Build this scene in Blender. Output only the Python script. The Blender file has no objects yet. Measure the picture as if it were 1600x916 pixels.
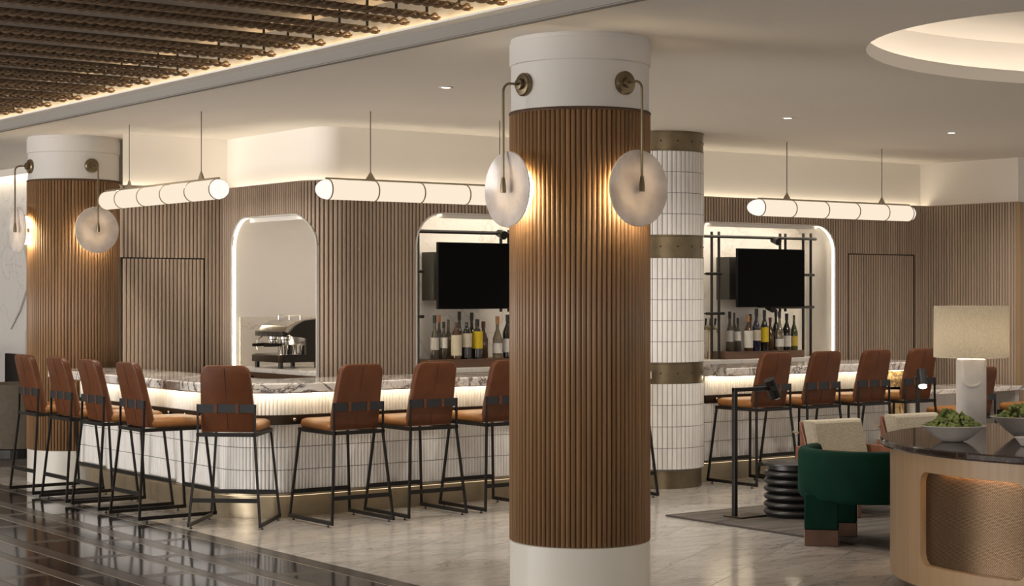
import bpy, math, random
from math import pi, sin, cos, sqrt, radians
from mathutils import Vector

random.seed(7)
SC = bpy.context.scene
COL = SC.collection

# ------------------------------------------------------------------ camera
cam_d = bpy.data.cameras.new('camera')
cam = bpy.data.objects.new('camera', cam_d)
COL.objects.link(cam)
cam.location = (0, 0, 1.75)
cam.rotation_euler = (pi / 2, 0, -radians(36.5033))
cam_d.sensor_width = 36
cam_d.lens = 36 * 2739 / 1600
cam_d.shift_y = 0.0006
cam_d.clip_end = 200
SC.camera = cam

# ------------------------------------------------------------------ world, view
W = bpy.data.worlds.new('world')
SC.world = W
W.use_nodes = True
bg = W.node_tree.nodes['Background']
bg.inputs[0].default_value = (1.0, 0.93, 0.87, 1)
bg.inputs[1].default_value = 0.55
SC.view_settings.view_transform = 'Standard'
SC.view_settings.look = 'None'
SC.view_settings.exposure = 0.46
SC.view_settings.gamma = 1.0
SC.view_settings.use_curve_mapping = False


def area(name, loc, rot, sx, sy, power, color):
    d = bpy.data.lights.new(name, 'AREA')
    d.shape = 'RECTANGLE'
    d.size, d.size_y = sx, sy
    d.energy = power
    d.color = color
    o = bpy.data.objects.new(name, d)
    COL.objects.link(o)
    o.location = loc
    o.rotation_euler = rot
    return o


# daylight from the lobby's street windows, far to the left
area('window_daylight', (-5.0, 13.0, 1.7), (0, -pi / 2, 0), 2.6, 9.0, 700, (1.0, 0.96, 0.92))
# general fill added behind the camera, on the lobby side
area('lobby_fill', (1.5, -4.0, 2.0), (pi / 2, 0, radians(-20)), 8.0, 2.6, 120, (1.0, 0.93, 0.86))

# strengths of the lit strips
COVE, NICHE, BARLED, PLINTH, PEND, SCONCE = 6.0, 13.0, 9.5, 1.2, 0.72, 24.0
DOWN_AND_FILL = 128.0


def spot(name, loc, power, color=(1, .92, .82), ang=150, blend=1.0, r=.12):
    d = bpy.data.lights.new(name, 'SPOT')
    d.energy = power
    d.color = color
    d.spot_size = radians(ang)
    d.spot_blend = blend
    d.shadow_soft_size = r
    o = bpy.data.objects.new(name, d)
    COL.objects.link(o)
    o.location = loc
    return o


# ------------------------------------------------------------------ materials
def _new(name):
    m = bpy.data.materials.new(name)
    m.use_nodes = True
    nt = m.node_tree
    return m, nt, nt.nodes['Principled BSDF'], nt.links


def _coords(nt, scale, rnd):
    tc = nt.nodes.new('ShaderNodeTexCoord')
    mp = nt.nodes.new('ShaderNodeMapping')
    mp.inputs['Scale'].default_value = scale
    nt.links.new(tc.outputs['Object'], mp.inputs['Vector'])
    if rnd:
        oi = nt.nodes.new('ShaderNodeObjectInfo')
        ml = nt.nodes.new('ShaderNodeMath')
        ml.operation = 'MULTIPLY'
        ml.inputs[1].default_value = 57.0
        nt.links.new(oi.outputs['Random'], ml.inputs[0])
        nt.links.new(ml.outputs[0], mp.inputs['Location'])
        return mp.outputs[0], oi.outputs['Random']
    return mp.outputs[0], None


def pm(name, a, b=None, rough=.5, metal=0.0, scale=(6, 6, 6), detail=4, lo=.3, hi=.7, bump=0.0, bscale=None,
       rnd=False, tone=0.0, coat=0.0, spec=.5, rvar=0.0, emit=None, trans=0.0):
    m, nt, p, L = _new(name)
    p.inputs['Roughness'].default_value = rough
    p.inputs['Metallic'].default_value = metal
    p.inputs['Specular IOR Level'].default_value = spec
    p.inputs['Coat Weight'].default_value = coat
    p.inputs['Transmission Weight'].default_value = trans
    vec, rr = _coords(nt, scale, rnd)
    b = b or tuple(x * .9 for x in a)
    n = nt.nodes.new('ShaderNodeTexNoise')
    n.inputs['Scale'].default_value = 1.0
    n.inputs['Detail'].default_value = detail
    L.new(vec, n.inputs['Vector'])
    r = nt.nodes.new('ShaderNodeValToRGB')
    r.color_ramp.elements[0].position = lo
    r.color_ramp.elements[1].position = hi
    r.color_ramp.elements[0].color = (*a, 1)
    r.color_ramp.elements[1].color = (*b, 1)
    L.new(n.outputs['Fac'], r.inputs[0])
    out = r.outputs[0]
    if tone and rr is not None:
        hs = nt.nodes.new('ShaderNodeHueSaturation')
        mr = nt.nodes.new('ShaderNodeMapRange')
        mr.inputs['To Min'].default_value = 1 - tone
        mr.inputs['To Max'].default_value = 1 + tone
        L.new(rr, mr.inputs['Value'])
        L.new(mr.outputs[0], hs.inputs['Value'])
        L.new(out, hs.inputs['Color'])
        out = hs.outputs[0]
    L.new(out, p.inputs['Base Color'])
    if bump:
        n2 = n
        if bscale:
            n2 = nt.nodes.new('ShaderNodeTexNoise')
            n2.inputs['Scale'].default_value = bscale
            n2.inputs['Detail'].default_value = 3
            L.new(vec, n2.inputs['Vector'])
        bp = nt.nodes.new('ShaderNodeBump')
        bp.inputs['Strength'].default_value = bump
        bp.inputs['Distance'].default_value = .01
        L.new(n2.outputs['Fac'], bp.inputs['Height'])
        L.new(bp.outputs[0], p.inputs['Normal'])
    return m


def marble(name, base, base2, vein, scale=2.0, width=.035, rough=.12, rnd=False, tone=.0, stretch=(1, 1, 1), second=None):
    m, nt, p, L = _new(name)
    p.inputs['Roughness'].default_value = rough
    vec, rr = _coords(nt, tuple(scale * s for s in stretch), rnd)
    n0 = nt.nodes.new('ShaderNodeTexNoise')
    n0.inputs['Scale'].default_value = .8
    n0.inputs['Detail'].default_value = 6
    n0.inputs['Distortion'].default_value = 1.2
    L.new(vec, n0.inputs['Vector'])
    r0 = nt.nodes.new('ShaderNodeValToRGB')
    r0.color_ramp.elements[0].position = .35
    r0.color_ramp.elements[1].position = .68
    r0.color_ramp.elements[0].color = (*base, 1)
    r0.color_ramp.elements[1].color = (*base2, 1)
    L.new(n0.outputs['Fac'], r0.inputs[0])
    out = r0.outputs[0]
    for k, (vc, w, sc) in enumerate(((vein, width, .55), (second or vein, width * .6, 1.3))):
        n1 = nt.nodes.new('ShaderNodeTexNoise')
        n1.inputs['Scale'].default_value = sc
        n1.inputs['Detail'].default_value = 7
        n1.inputs['Roughness'].default_value = .6
        n1.inputs['Distortion'].default_value = 2.0 + k
        L.new(vec, n1.inputs['Vector'])
        s = nt.nodes.new('ShaderNodeMath')
        s.operation = 'SUBTRACT'
        s.inputs[1].default_value = .5 + .03 * k
        L.new(n1.outputs['Fac'], s.inputs[0])
        ab = nt.nodes.new('ShaderNodeMath')
        ab.operation = 'ABSOLUTE'
        L.new(s.outputs[0], ab.inputs[0])
        mr = nt.nodes.new('ShaderNodeMapRange')
        mr.inputs['From Max'].default_value = w
        mr.inputs['To Min'].default_value = 1
        mr.inputs['To Max'].default_value = 0
        L.new(ab.outputs[0], mr.inputs['Value'])
        mx = nt.nodes.new('ShaderNodeMix')
        mx.data_type = 'RGBA'
        L.new(mr.outputs[0], mx.inputs[0])
        L.new(out, mx.inputs[6])
        mx.inputs[7].default_value = (*vc, 1)
        out = mx.outputs[2]
    if tone and rr is not None:
        hs = nt.nodes.new('ShaderNodeHueSaturation')
        m2 = nt.nodes.new('ShaderNodeMapRange')
        m2.inputs['To Min'].default_value = 1 - tone
        m2.inputs['To Max'].default_value = 1 + tone
        L.new(rr, m2.inputs['Value'])
        L.new(m2.outputs[0], hs.inputs['Value'])
        L.new(out, hs.inputs['Color'])
        out = hs.outputs[0]
    L.new(out, p.inputs['Base Color'])
    return m


def emit(name, color, strength):
    m = bpy.data.materials.new(name)
    m.use_nodes = True
    nt = m.node_tree
    nt.nodes.clear()
    e = nt.nodes.new('ShaderNodeEmission')
    o = nt.nodes.new('ShaderNodeOutputMaterial')
    e.inputs[0].default_value = (*color, 1)
    e.inputs[1].default_value = strength
    nt.links.new(e.outputs[0], o.inputs[0])
    return m


def translucent(name, a, b, scale, amount=.4, rough=.6, bump=.0, emis=None):
    m, nt, p, L = _new(name)
    vec, _ = _coords(nt, scale, False)
    n = nt.nodes.new('ShaderNodeTexNoise')
    n.inputs['Scale'].default_value = 1
    n.inputs['Detail'].default_value = 5
    L.new(vec, n.inputs['Vector'])
    r = nt.nodes.new('ShaderNodeValToRGB')
    r.color_ramp.elements[0].position = .35
    r.color_ramp.elements[1].position = .65
    r.color_ramp.elements[0].color = (*a, 1)
    r.color_ramp.elements[1].color = (*b, 1)
    L.new(n.outputs['Fac'], r.inputs[0])
    L.new(r.outputs[0], p.inputs['Base Color'])
    p.inputs['Roughness'].default_value = rough
    t = nt.nodes.new('ShaderNodeBsdfTranslucent')
    L.new(r.outputs[0], t.inputs[0])
    mx = nt.nodes.new('ShaderNodeMixShader')
    mx.inputs[0].default_value = amount
    L.new(p.outputs[0], mx.inputs[1])
    L.new(t.outputs[0], mx.inputs[2])
    L.new(mx.outputs[0], nt.nodes['Material Output'].inputs[0])
    if bump:
        bp = nt.nodes.new('ShaderNodeBump')
        bp.inputs['Strength'].default_value = bump
        bp.inputs['Distance'].default_value = .005
        L.new(n.outputs['Fac'], bp.inputs['Height'])
        L.new(bp.outputs[0], p.inputs['Normal'])
    return m


M = {}
M['paint'] = pm('ceiling_paint', (.89, .84, .77), (.87, .82, .75), rough=.85, scale=(1, 1, 1))
M['fascia'] = pm('fascia_paint', (.27, .25, .225), (.26, .24, .215), rough=.85, scale=(1, 1, 1))
M['white_paint'] = pm('column_paint', (.60, .57, .53), (.58, .55, .51), rough=.6, scale=(1, 1, 1))
M['white_base'] = pm('satin_white_metal', (.66, .63, .56), (.63, .60, .53), rough=.32, scale=(2, 2, 2))
M['slat'] = pm('grey_oak_slat', (.45, .345, .26), (.39, .295, .215), rough=.55, scale=(40, 40, 1.2), rnd=True, tone=.10)
M['slat_back'] = pm('dark_oak_backing', (.19, .13, .085), (.155, .105, .068), rough=.7, scale=(20, 20, 1))
M['reed'] = pm('walnut_reed', (.31, .175, .085), (.20, .11, .05), rough=.42, scale=(50, 50, 1.5), rnd=True, tone=.12)
M['reed_back'] = pm('walnut_core', (.07, .035, .016), (.05, .025, .012), rough=.7)
M['door_gap'] = pm('gap_shade', (.02, .015, .01), rough=.8)  # near-black colour stands for the shade in the door grooves
M['light_tile'] = marble('honed_travertine', (.445, .41, .37), (.34, .312, .28), (.25, .225, .20), scale=2.2, width=.02, rough=.16,
                         rnd=True, tone=.09, stretch=(.7, 2.6, 1), second=(.54, .50, .455))
M['grout'] = pm('grout', (.30, .27, .235), rough=.7)
M['dark_tile'] = pm('black_granite', (.020, .018, .017), (.030, .026, .024), rough=.10, spec=.4, scale=(60, 60, 60), rnd=True, tone=.12)
M['taupe_tile'] = pm('taupe_limestone', (.050, .042, .035), (.037, .030, .025), rough=.22, spec=.4, scale=(7, 7, 7), rnd=True, tone=.10)
for k_ in ('dark_tile', 'taupe_tile'):
    M[k_].node_tree.nodes['Principled BSDF'].inputs['IOR'].default_value = 1.3
M['dark_grout'] = pm('dark_grout', (.045, .04, .035), rough=.6)
M['inlay'] = pm('bronze_inlay', (.30, .25, .19), rough=.3, metal=.6)
M['ctile'] = pm('glazed_white_tile', (.80, .77, .73), (.72, .69, .65), rough=.25, scale=(14, 14, 5), rnd=True, tone=.05)
M['tgrout'] = pm('tile_grout', (.17, .155, .14), rough=.8)
M['bronze'] = pm('aged_bronze', (.22, .17, .10), (.16, .125, .075), rough=.34, metal=.85, scale=(8, 8, 8))
M['brass'] = pm('brushed_brass', (.40, .33, .23), (.34, .28, .19), rough=.45, metal=.9, scale=(10, 10, 10))
M['dbronze'] = pm('dark_bronze', (.055, .036, .022), (.04, .027, .017), rough=.4, metal=.7)
M['counter'] = marble('veined_marble', (.80, .76, .70), (.66, .62, .56), (.07, .055, .05), scale=3.2, width=.032, rough=.1,
                      second=(.30, .20, .14))
M['backmarble'] = marble('pale_marble', (.82, .78, .73), (.79, .75, .70), (.66, .61, .55), scale=1.1, width=.012, rough=.25)
M['wallmarble'] = marble('white_wall_marble', (.74, .71, .68), (.70, .67, .64), (.60, .56, .53), scale=.45, width=.006, rough=.25)
M['onyx'] = marble('honey_onyx', (.80, .62, .33), (.70, .48, .20), (.22, .12, .04), scale=5, width=.08, rough=.2)
M['black'] = pm('black_steel', (.016, .013, .011), (.011, .009, .008), rough=.42, metal=.4)
M['strapblack'] = pm('black_strap', (.014, .015, .017), rough=.5)
M['leather'] = pm('cognac_leather', (.125, .041, .0145), (.096, .031, .011), rough=.45, spec=.3, scale=(12, 12, 12), bump=.08, bscale=18, rnd=True, tone=.08)
M['tan'] = pm('tan_leather', (.34, .145, .036), (.27, .11, .026), rough=.42, scale=(9, 9, 9), bump=.08, bscale=18, rnd=True, tone=.08)
M['seam'] = pm('leather_seam', (.055, .022, .012), rough=.6)
M['screen'] = pm('tv_screen', (.003, .003, .0033), rough=.35, spec=.05)
M['tvbody'] = pm('tv_body', (.006, .006, .006), rough=.6, spec=.1)
M['mountbox'] = pm('grey_mount_box', (.045, .042, .036), rough=.5)
M['wood'] = pm('walnut_shelf', (.14, .075, .04), (.10, .05, .027), rough=.4, scale=(2, 25, 25))
M['cabinet'] = pm('walnut_cabinet', (.16, .085, .045), (.12, .062, .032), rough=.4, scale=(25, 25, 2))
M['oak'] = pm('blond_oak', (.37, .245, .135), (.31, .20, .105), rough=.45, scale=(30, 30, 1.0))
M['stone_top'] = marble('black_brown_marble', (.020, .014, .011), (.038, .024, .018), (.10, .062, .045), scale=2.5, width=.008, rough=.07)
M['toekick'] = pm('grey_toe_kick', (.16, .14, .12), rough=.4, metal=.4)
M['mesh'] = None
M['shade'] = translucent('linen_shade', (.68, .64, .56), (.58, .54, .46), (90, 90, 90), amount=.58, rough=.9, bump=.2)
M['plaster'] = pm('white_plaster', (.76, .71, .66), (.70, .65, .60), rough=.7, scale=(14, 14, 14), bump=.12)
M['bowl'] = pm('bowl_ceramic', (.52, .48, .435), (.46, .425, .385), rough=.75, scale=(18, 18, 18), bump=.1)
M['moss'] = pm('reindeer_moss', (.26, .30, .09), (.09, .125, .03), rough=.9, scale=(25, 25, 25), lo=.35, hi=.65)
M['velvet'] = pm('green_velvet', (.003, .024, .014), (.002, .018, .0105), rough=.75, scale=(5, 5, 5))
M['velvet'].node_tree.nodes['Principled BSDF'].inputs['Sheen Weight'].default_value = .05
M['velvet'].node_tree.nodes['Principled BSDF'].inputs['Specular IOR Level'].default_value = .08
M['velvet'].node_tree.nodes['Principled BSDF'].inputs['Sheen Tint'].default_value = (.10, .45, .30, 1)
M['footbronze'] = pm('polished_bronze_foot', (.12, .068, .047), (.085, .048, .034), rough=.34, metal=.85)
M['boucle'] = pm('cream_boucle', (.40, .35, .265), (.32, .28, .205), rough=.95, scale=(60, 60, 60), bump=.6)
M['redwood'] = pm('rosewood_panel', (.21, .085, .05), (.15, .06, .035), rough=.35, scale=(25, 25, 2))
M['charcoal'] = pm('charcoal_lacquer', (.018, .017, .016), (.013, .012, .012), rough=.4)
M['rug'] = pm('grey_rug', (.125, .104, .084), (.04, .032, .026), rough=.95, scale=(1.6, 13, 4), detail=6, bump=.3, bscale=40)
M['rugedge'] = pm('rug_edge', (.05, .042, .036), rough=.95)
M['taupe'] = pm('taupe_upholstery', (.125, .10, .072), (.10, .08, .058), rough=.95, scale=(20, 20, 20), bump=.2)
M['chrome'] = pm('brushed_steel', (.58, .55, .51), (.50, .47, .44), rough=.2, metal=1.0)
M['rope'] = pm('bronze_rope', (.20, .125, .068), (.135, .084, .045), rough=.5, scale=(20, 20, 20), rnd=True, tone=.15)
M['deck'] = pm('ceiling_deck', (.34, .29, .25), (.30, .26, .22), rough=.85, scale=(1, 1, 1))
M['ember'] = emit('fire_glow', (1, .28, .05), 1.2)
M['cove_led'] = emit('cove_led', (1.0, .87, .66), COVE)
M['niche_led'] = emit('niche_led', (1.0, .86, .62), NICHE)
M['head_fill'] = emit('niche_head_fill', (1.0, .89, .74), 20.0)  # added fill for the bottle niches
M['niche_paint'] = pm('niche_paint', (.82, .78, .73), (.80, .76, .71), rough=.6, scale=(2, 2, 2))
M['bar_led'] = emit('bar_led', (1.0, .86, .62), BARLED)
M['plinth_led'] = emit('plinth_led', (1.0, .76, .46), PLINTH)
M['pend'] = emit('pendant_glass', (1.0, .84, .66), PEND)
M['pendcap'] = emit('pendant_cap', (1.0, .93, .85), .80)
M['sconce_led'] = emit('sconce_led', (1.0, .79, .47), SCONCE)
M['desk_led'] = emit('desk_led', (1.0, .55, .22), 26.0)
M['rope_led'] = emit('rope_led', (1.0, .74, .42), 13.0)
M['bulb'] = emit('bulb', (1.0, .85, .66), 58.0)
M['spotbulb'] = emit('reading_bulb', (1.0, .86, .66), 30.0)
M['dl'] = emit('downlight_lens', (1.0, .93, .82), 3.0)
M['glassdisc'] = translucent('alabaster_glass', (.62, .55, .49), (.80, .74, .69), (7, 7, 7), amount=.16, rough=.15)


def mesh_panel_mat():
    m, nt, p, L = _new('bronze_mesh')
    tc = nt.nodes.new('ShaderNodeTexCoord')
    mp = nt.nodes.new('ShaderNodeMapping')
    L.new(tc.outputs['UV'], mp.inputs[0])
    br = nt.nodes.new('ShaderNodeTexBrick')
    br.inputs['Color1'].default_value = (.22, .145, .08, 1)
    br.inputs['Color2'].default_value = (.17, .11, .06, 1)
    br.inputs['Mortar'].default_value = (.05, .028, .014, 1)
    br.inputs['Scale'].default_value = 1
    br.inputs['Brick Width'].default_value = .013
    br.inputs['Row Height'].default_value = .0075
    br.inputs['Mortar Size'].default_value = .0016
    L.new(mp.outputs[0], br.inputs['Vector'])
    L.new(br.outputs['Color'], p.inputs['Base Color'])
    p.inputs['Metallic'].default_value = .75
    p.inputs['Roughness'].default_value = .33
    bp = nt.nodes.new('ShaderNodeBump')
    bp.inputs['Strength'].default_value = .35
    bp.inputs['Distance'].default_value = .003
    L.new(br.outputs['Fac'], bp.inputs['Height'])
    bp.invert = True
    L.new(bp.outputs[0], p.inputs['Normal'])
    return m


M['mesh'] = mesh_panel_mat()


# ------------------------------------------------------------------ mesh helpers
class MB:
    def __init__(s):
        s.v, s.f = [], []

    def add(s, vs, fs):
        o = len(s.v)
        s.v += [tuple(x) for x in vs]
        s.f += [tuple(i + o for i in q) for q in fs]
        return s

    def box(s, x0, x1, y0, y1, z0, z1):
        return s.add([(x0, y0, z0), (x1, y0, z0), (x1, y1, z0), (x0, y1, z0), (x0, y0, z1), (x1, y0, z1), (x1, y1, z1), (x0, y1, z1)],
                     [(3, 2, 1, 0), (4, 5, 6, 7), (0, 1, 5, 4), (1, 2, 6, 5), (2, 3, 7, 6), (3, 0, 4, 7)])

    def bar(s, a, b, w, h=None, up=(0, 0, 1)):
        a, b = Vector(a), Vector(b)
        h = h or w
        d = (b - a).normalized()
        u = Vector(up)
        if abs(d.dot(u)) > .95:
            u = Vector((0, 1, 0))
        x = d.cross(u).normalized()
        y = x.cross(d).normalized()
        vs = []
        for p in (a, b):
            for i, j in ((-1, -1), (1, -1), (1, 1), (-1, 1)):
                vs.append(p + x * (i * w / 2) + y * (j * h / 2))
        return s.add(vs, [(3, 2, 1, 0), (4, 5, 6, 7), (0, 1, 5, 4), (1, 2, 6, 5), (2, 3, 7, 6), (3, 0, 4, 7)])

    def prism(s, poly, z0, z1):
        n = len(poly)
        vs = [(x, y, z0) for x, y in poly] + [(x, y, z1) for x, y in poly]
        fs = [tuple(range(n - 1, -1, -1)), tuple(range(n, 2 * n))]
        fs += [(i, (i + 1) % n, n + (i + 1) % n, n + i) for i in range(n)]
        return s.add(vs, fs)

    def loft(s, rings, caps=True, closed=True):
        n = len(rings[0])
        vs = [p for r in rings for p in r]
        fs = []
        for k in range(len(rings) - 1):
            for i in range(n if closed else n - 1):
                j = (i + 1) % n
                fs.append((k * n + i, k * n + j, (k + 1) * n + j, (k + 1) * n + i))
        if caps and closed:
            fs.append(tuple(range(n - 1, -1, -1)))
            b = (len(rings) - 1) * n
            fs.append(tuple(b + i for i in range(n)))
        return s.add(vs, fs)

    def tube(s, pts, r, n=8, caps=True):
        pts = [Vector(p) for p in pts]
        rings = []
        ref = None
        for i, p in enumerate(pts):
            t = (pts[min(i + 1, len(pts) - 1)] - pts[max(i - 1, 0)]).normalized()
            if ref is None:
                ref = Vector((0, 0, 1)) if abs(t.z) < .9 else Vector((1, 0, 0))
            x = t.cross(ref).normalized()
            y = x.cross(t).normalized()
            ref = y
            rr = r[i] if isinstance(r, (list, tuple)) else r
            rings.append([p + x * (rr * cos(2 * pi * k / n)) + y * (rr * sin(2 * pi * k / n)) for k in range(n)])
        return s.loft(rings, caps)

    def lathe(s, prof, n=32, c=(0, 0, 0), caps=True, sx=1, sy=1):
        rings = [[(c[0] + r * sx * cos(2 * pi * k / n), c[1] + r * sy * sin(2 * pi * k / n), c[2] + z) for k in range(n)] for r, z in prof]
        return s.loft(rings, caps)

    def disc_y(s, prof, c, n=32, ax=(0, -1, 0)):
        """lathe about an axis through c: prof = (radius, along-axis)"""
        a = Vector(ax).normalized()
        u = a.cross(Vector((0, 0, 1))).normalized()
        w = u.cross(a)
        cc = Vector(c)
        rings = [[cc + a * h + (u * cos(2 * pi * k / n) + w * sin(2 * pi * k / n)) * r for k in range(n)] for r, h in prof]
        return s.loft(rings, True)

    def mesh(s, name, mat, smooth=False):
        me = bpy.data.meshes.new(name)
        me.from_pydata(s.v, [], s.f)
        me.materials.append(mat)
        if smooth:
            for p in me.polygons:
                p.use_smooth = True
        return me

    def build(s, name, mat, parent=None, smooth=False, bevel=0, seg=2, loc=None, angle=None):
        me = s.mesh(name, mat, smooth)
        o = link(name, me, parent, loc)
        if bevel:
            b = o.modifiers.new('bevel', 'BEVEL')
            b.width = bevel
            b.segments = seg
            b.limit_method = 'ANGLE'
            b.angle_limit = radians(40)
        if smooth and angle is None:
            angle = 35
        if angle:
            try:
                me.set_sharp_from_angle(angle=radians(angle))
            except Exception:
                pass
        return o


def link(name, data, parent=None, loc=None, rz=0.0, scale=None):
    o = bpy.data.objects.new(name, data)
    COL.objects.link(o)
    if parent is not None:
        o.parent = parent
    if loc is not None:
        o.location = loc
    if rz:
        o.rotation_euler = (0, 0, rz)
    if scale:
        o.scale = scale
    return o


def thing(name, label, cat, loc=(0, 0, 0), rz=0, group=None):
    o = link(name, None, None, loc, rz)
    o.empty_display_size = .1
    return tag(o, label, cat, group)


def tag(o, label=None, cat=None, group=None, kind=None):
    if label:
        o['label'] = label
    if cat:
        o['category'] = cat
    if group:
        o['group'] = group
    if kind:
        o['kind'] = kind
    return o


def struct(o):
    o['kind'] = 'structure'
    return o


def structE(name):
    return struct(link(name, None))


def bx(x0, x1, y0, y1, z0, z1):
    return MB().box(x0, x1, y0, y1, z0, z1)


# ------------------------------------------------------------------ projection (only to cull hidden repeats)
FW = (sin(radians(36.5033)), cos(radians(36.5033)))


def proj(X, Y, Z):
    d = X * FW[0] + Y * FW[1]
    l = X * FW[1] - Y * FW[0]
    if d < .5:
        return (-9999, -9999)
    return (800 + 2739 * l / d, 459 - 2739 * (Z - 1.75) / d)


CEIL = 3.21

# ------------------------------------------------------------------ floor
floor = struct(bx(-8, 26, -5, 24, -.08, -.006).build('floor', M['grout']))
DARK_X = 5.80


def clip(poly, x0=None, x1=None, y0=None, y1=None):
    def half(P, inside, cut):
        out = []
        for i, p in enumerate(P):
            q = P[(i + 1) % len(P)]
            a, b = inside(p), inside(q)
            if a:
                out.append(p)
            if a != b:
                out.append(cut(p, q))
        return out

    def cx(v):
        return lambda p, q: (v, p[1] + (q[1] - p[1]) * (v - p[0]) / (q[0] - p[0]))

    def cy(v):
        return lambda p, q: (p[0] + (q[0] - p[0]) * (v - p[1]) / (q[1] - p[1]), v)
    if x0 is not None:
        poly = half(poly, lambda p: p[0] >= x0, cx(x0))
    if x1 is not None and poly:
        poly = half(poly, lambda p: p[0] <= x1, cx(x1))
    if y0 is not None and poly:
        poly = half(poly, lambda p: p[1] >= y0, cy(y0))
    if y1 is not None and poly:
        poly = half(poly, lambda p: p[1] <= y1, cy(y1))
    return poly


TA, TB = .46, .27     # half diagonals of the rhombus tiles
g = .003


def rhomb(cx, cy, k=0.0):
    return [(cx - TA + k, cy), (cx, cy - TB + k * .6), (cx + TA - k, cy), (cx, cy + TB - k * .6)]


full = MB().prism(rhomb(0, 0, g), -.006, 0).mesh('stone_tile', M['light_tile'])
rest = MB()
for j in range(-12, 90):
    for i in range(-2, 22):
        cx = i * 2 * TA + (TA if j % 2 else 0) + .1
        cy = j * TB + .05
        if cx < DARK_X - TA or cx > 16.2 or cy > 20 or cy < 3.5:
            continue
        px, py = proj(cx, cy, 0)
        vis = -60 < px < 1660 and 459 < py < 960
        if not vis:
            if -400 < px < 2100 and py < 1300:
                P = clip(rhomb(cx, cy, g), x0=DARK_X)
                if len(P) > 2:
                    rest.prism(P, -.006, 0)
            continue
        hidden = (cy > 12.2 and cx > 6.5) or cy > 16.5
        if hidden:
            P = clip(rhomb(cx, cy, g), x0=DARK_X)
            if len(P) > 2:
                rest.prism(P, -.006, 0)
        elif cx - TA >= DARK_X:
            link('stone_tile', full, floor, (cx, cy, 0), pi if (i + j) % 2 else 0)
        else:
            P = clip([(x - cx, y - cy) for x, y in rhomb(cx, cy, g)], x0=DARK_X - cx)
            if len(P) > 2:
                MB().prism(P, -.006, 0).build('stone_tile', M['light_tile'], floor, loc=(cx, cy, 0))
o = rest.build('stone_field', M['light_tile'], floor)
o['kind'] = 'stuff'

# dark polished floor of the walkway: bands of black granite framed by taupe strips and thin inlay lines
dark_bed = bx(-6, DARK_X, -5, 24, -.0075, -.0035).build('dark_bed', M['dark_grout'], floor)
DT = .0


def slab(name, x0, x1, y0, y1, mat, z1=DT):
    return MB().box(-(x1 - x0) / 2, (x1 - x0) / 2, -(y1 - y0) / 2, (y1 - y0) / 2, -.003, z1).build(name, mat, floor, loc=((x0 + x1) / 2, (y0 + y1) / 2, 0))


def seen(x0, x1, y0, y1):
    ps = [proj(x, y, 0) for x in (x0, x1) for y in (y0, y1)]
    return max(p[0] for p in ps) > -30 and min(p[0] for p in ps) < 1630 and min(p[1] for p in ps) < 935 and max(p[1] for p in ps) > 459


lines = [5.655, 5.205, 4.915, 4.465, 4.175, 3.725, 3.435, 2.985, 2.695, 2.245]
g2 = .002
y = 5.0
yy = 5.0
for k in range(8):      # outer taupe border
    y0, y1 = 5 + k * 1.6, 5 + (k + 1) * 1.6
    if seen(5.665, DARK_X, y0, y1):
        slab('border_slab', 5.662, DARK_X - .001, y0 + g2, y1 - g2, M['taupe_tile'])
restd = MB()
for r, lx in enumerate(lines[:-1]):
    slab('inlay_strip', lx - .006, lx + .006, 5.0, 17.8, M['inlay'], .0005)
    nx = lines[r + 1]
    wide = lx - nx > .4
    tw = .125 if wide else .10
    for k in range(14):
        y0 = 5 + k * .92 + (r % 4) * .23
        y1 = y0 + .92
        a0, a1 = nx + .007 + tw, lx - .007
        if seen(nx, lx, y0, y1):
            slab('granite_tile', a0 + g2, a1, y0 + .06, y1 - .06, M['dark_tile'])
            slab('cross_band', a0 + g2, a1, y1 - .06 + g2, y1 + .06 - g2, M['taupe_tile'])
            slab('taupe_strip', nx + .007, a0 - g2, y0 + g2, y1 - g2, M['taupe_tile'])

# ------------------------------------------------------------------ ceiling
NC = 72
CX, CY, CRX, CRY = 9.52, 6.13, 2.08, 1.60
ell = [(CX + CRX * cos(2 * pi * k / NC), CY + CRY * sin(2 * pi * k / NC)) for k in range(NC)]
cm = MB()
x0, x1, y0, y1 = 5.70, 26, -5, 24
outer = []
for k in range(NC):
    a = 2 * pi * k / NC
    dx, dy = cos(a) * CRX, sin(a) * CRY
    t = min((x1 - CX) / dx if dx > 1e-6 else 1e9, (x0 - CX) / dx if dx < -1e-6 else 1e9,
            (y1 - CY) / dy if dy > 1e-6 else 1e9, (y0 - CY) / dy if dy < -1e-6 else 1e9)
    outer.append((CX + dx * t, CY + dy * t))
vs = [(x, y, CEIL) for x, y in ell] + [(x, y, CEIL) for x, y in outer]
cm.add(vs, [(k, (k + 1) % NC, NC + (k + 1) % NC, NC + k) for k in range(NC)])
for c, (ia, ib) in (((x1, y1), (0, 0)),):
    pass
corner = [(x1, y1), (x0, y1), (x0, y0), (x1, y0)]
for c in corner:       # fill the four corners
    best = [k for k in range(NC)]
    ang = math.atan2((c[1] - CY) / CRY, (c[0] - CX) / CRX) % (2 * pi)
    k = int(ang / (2 * pi / NC))
    cm.add([(*outer[k], CEIL), (*outer[(k + 1) % NC], CEIL), (*c, CEIL)], [(0, 1, 2)])
ceiling = struct(cm.build('ceiling', M['paint']))
# soffit edge toward the rope ceiling
struct(bx(5.66, 5.70, -5, 24, CEIL - .0, 3.55).build('trim_1', M['fascia']))
bx(5.655, 5.70, -5, 24, CEIL - .006, CEIL + .08).build('fascia_board', M['fascia'], ceiling)
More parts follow.
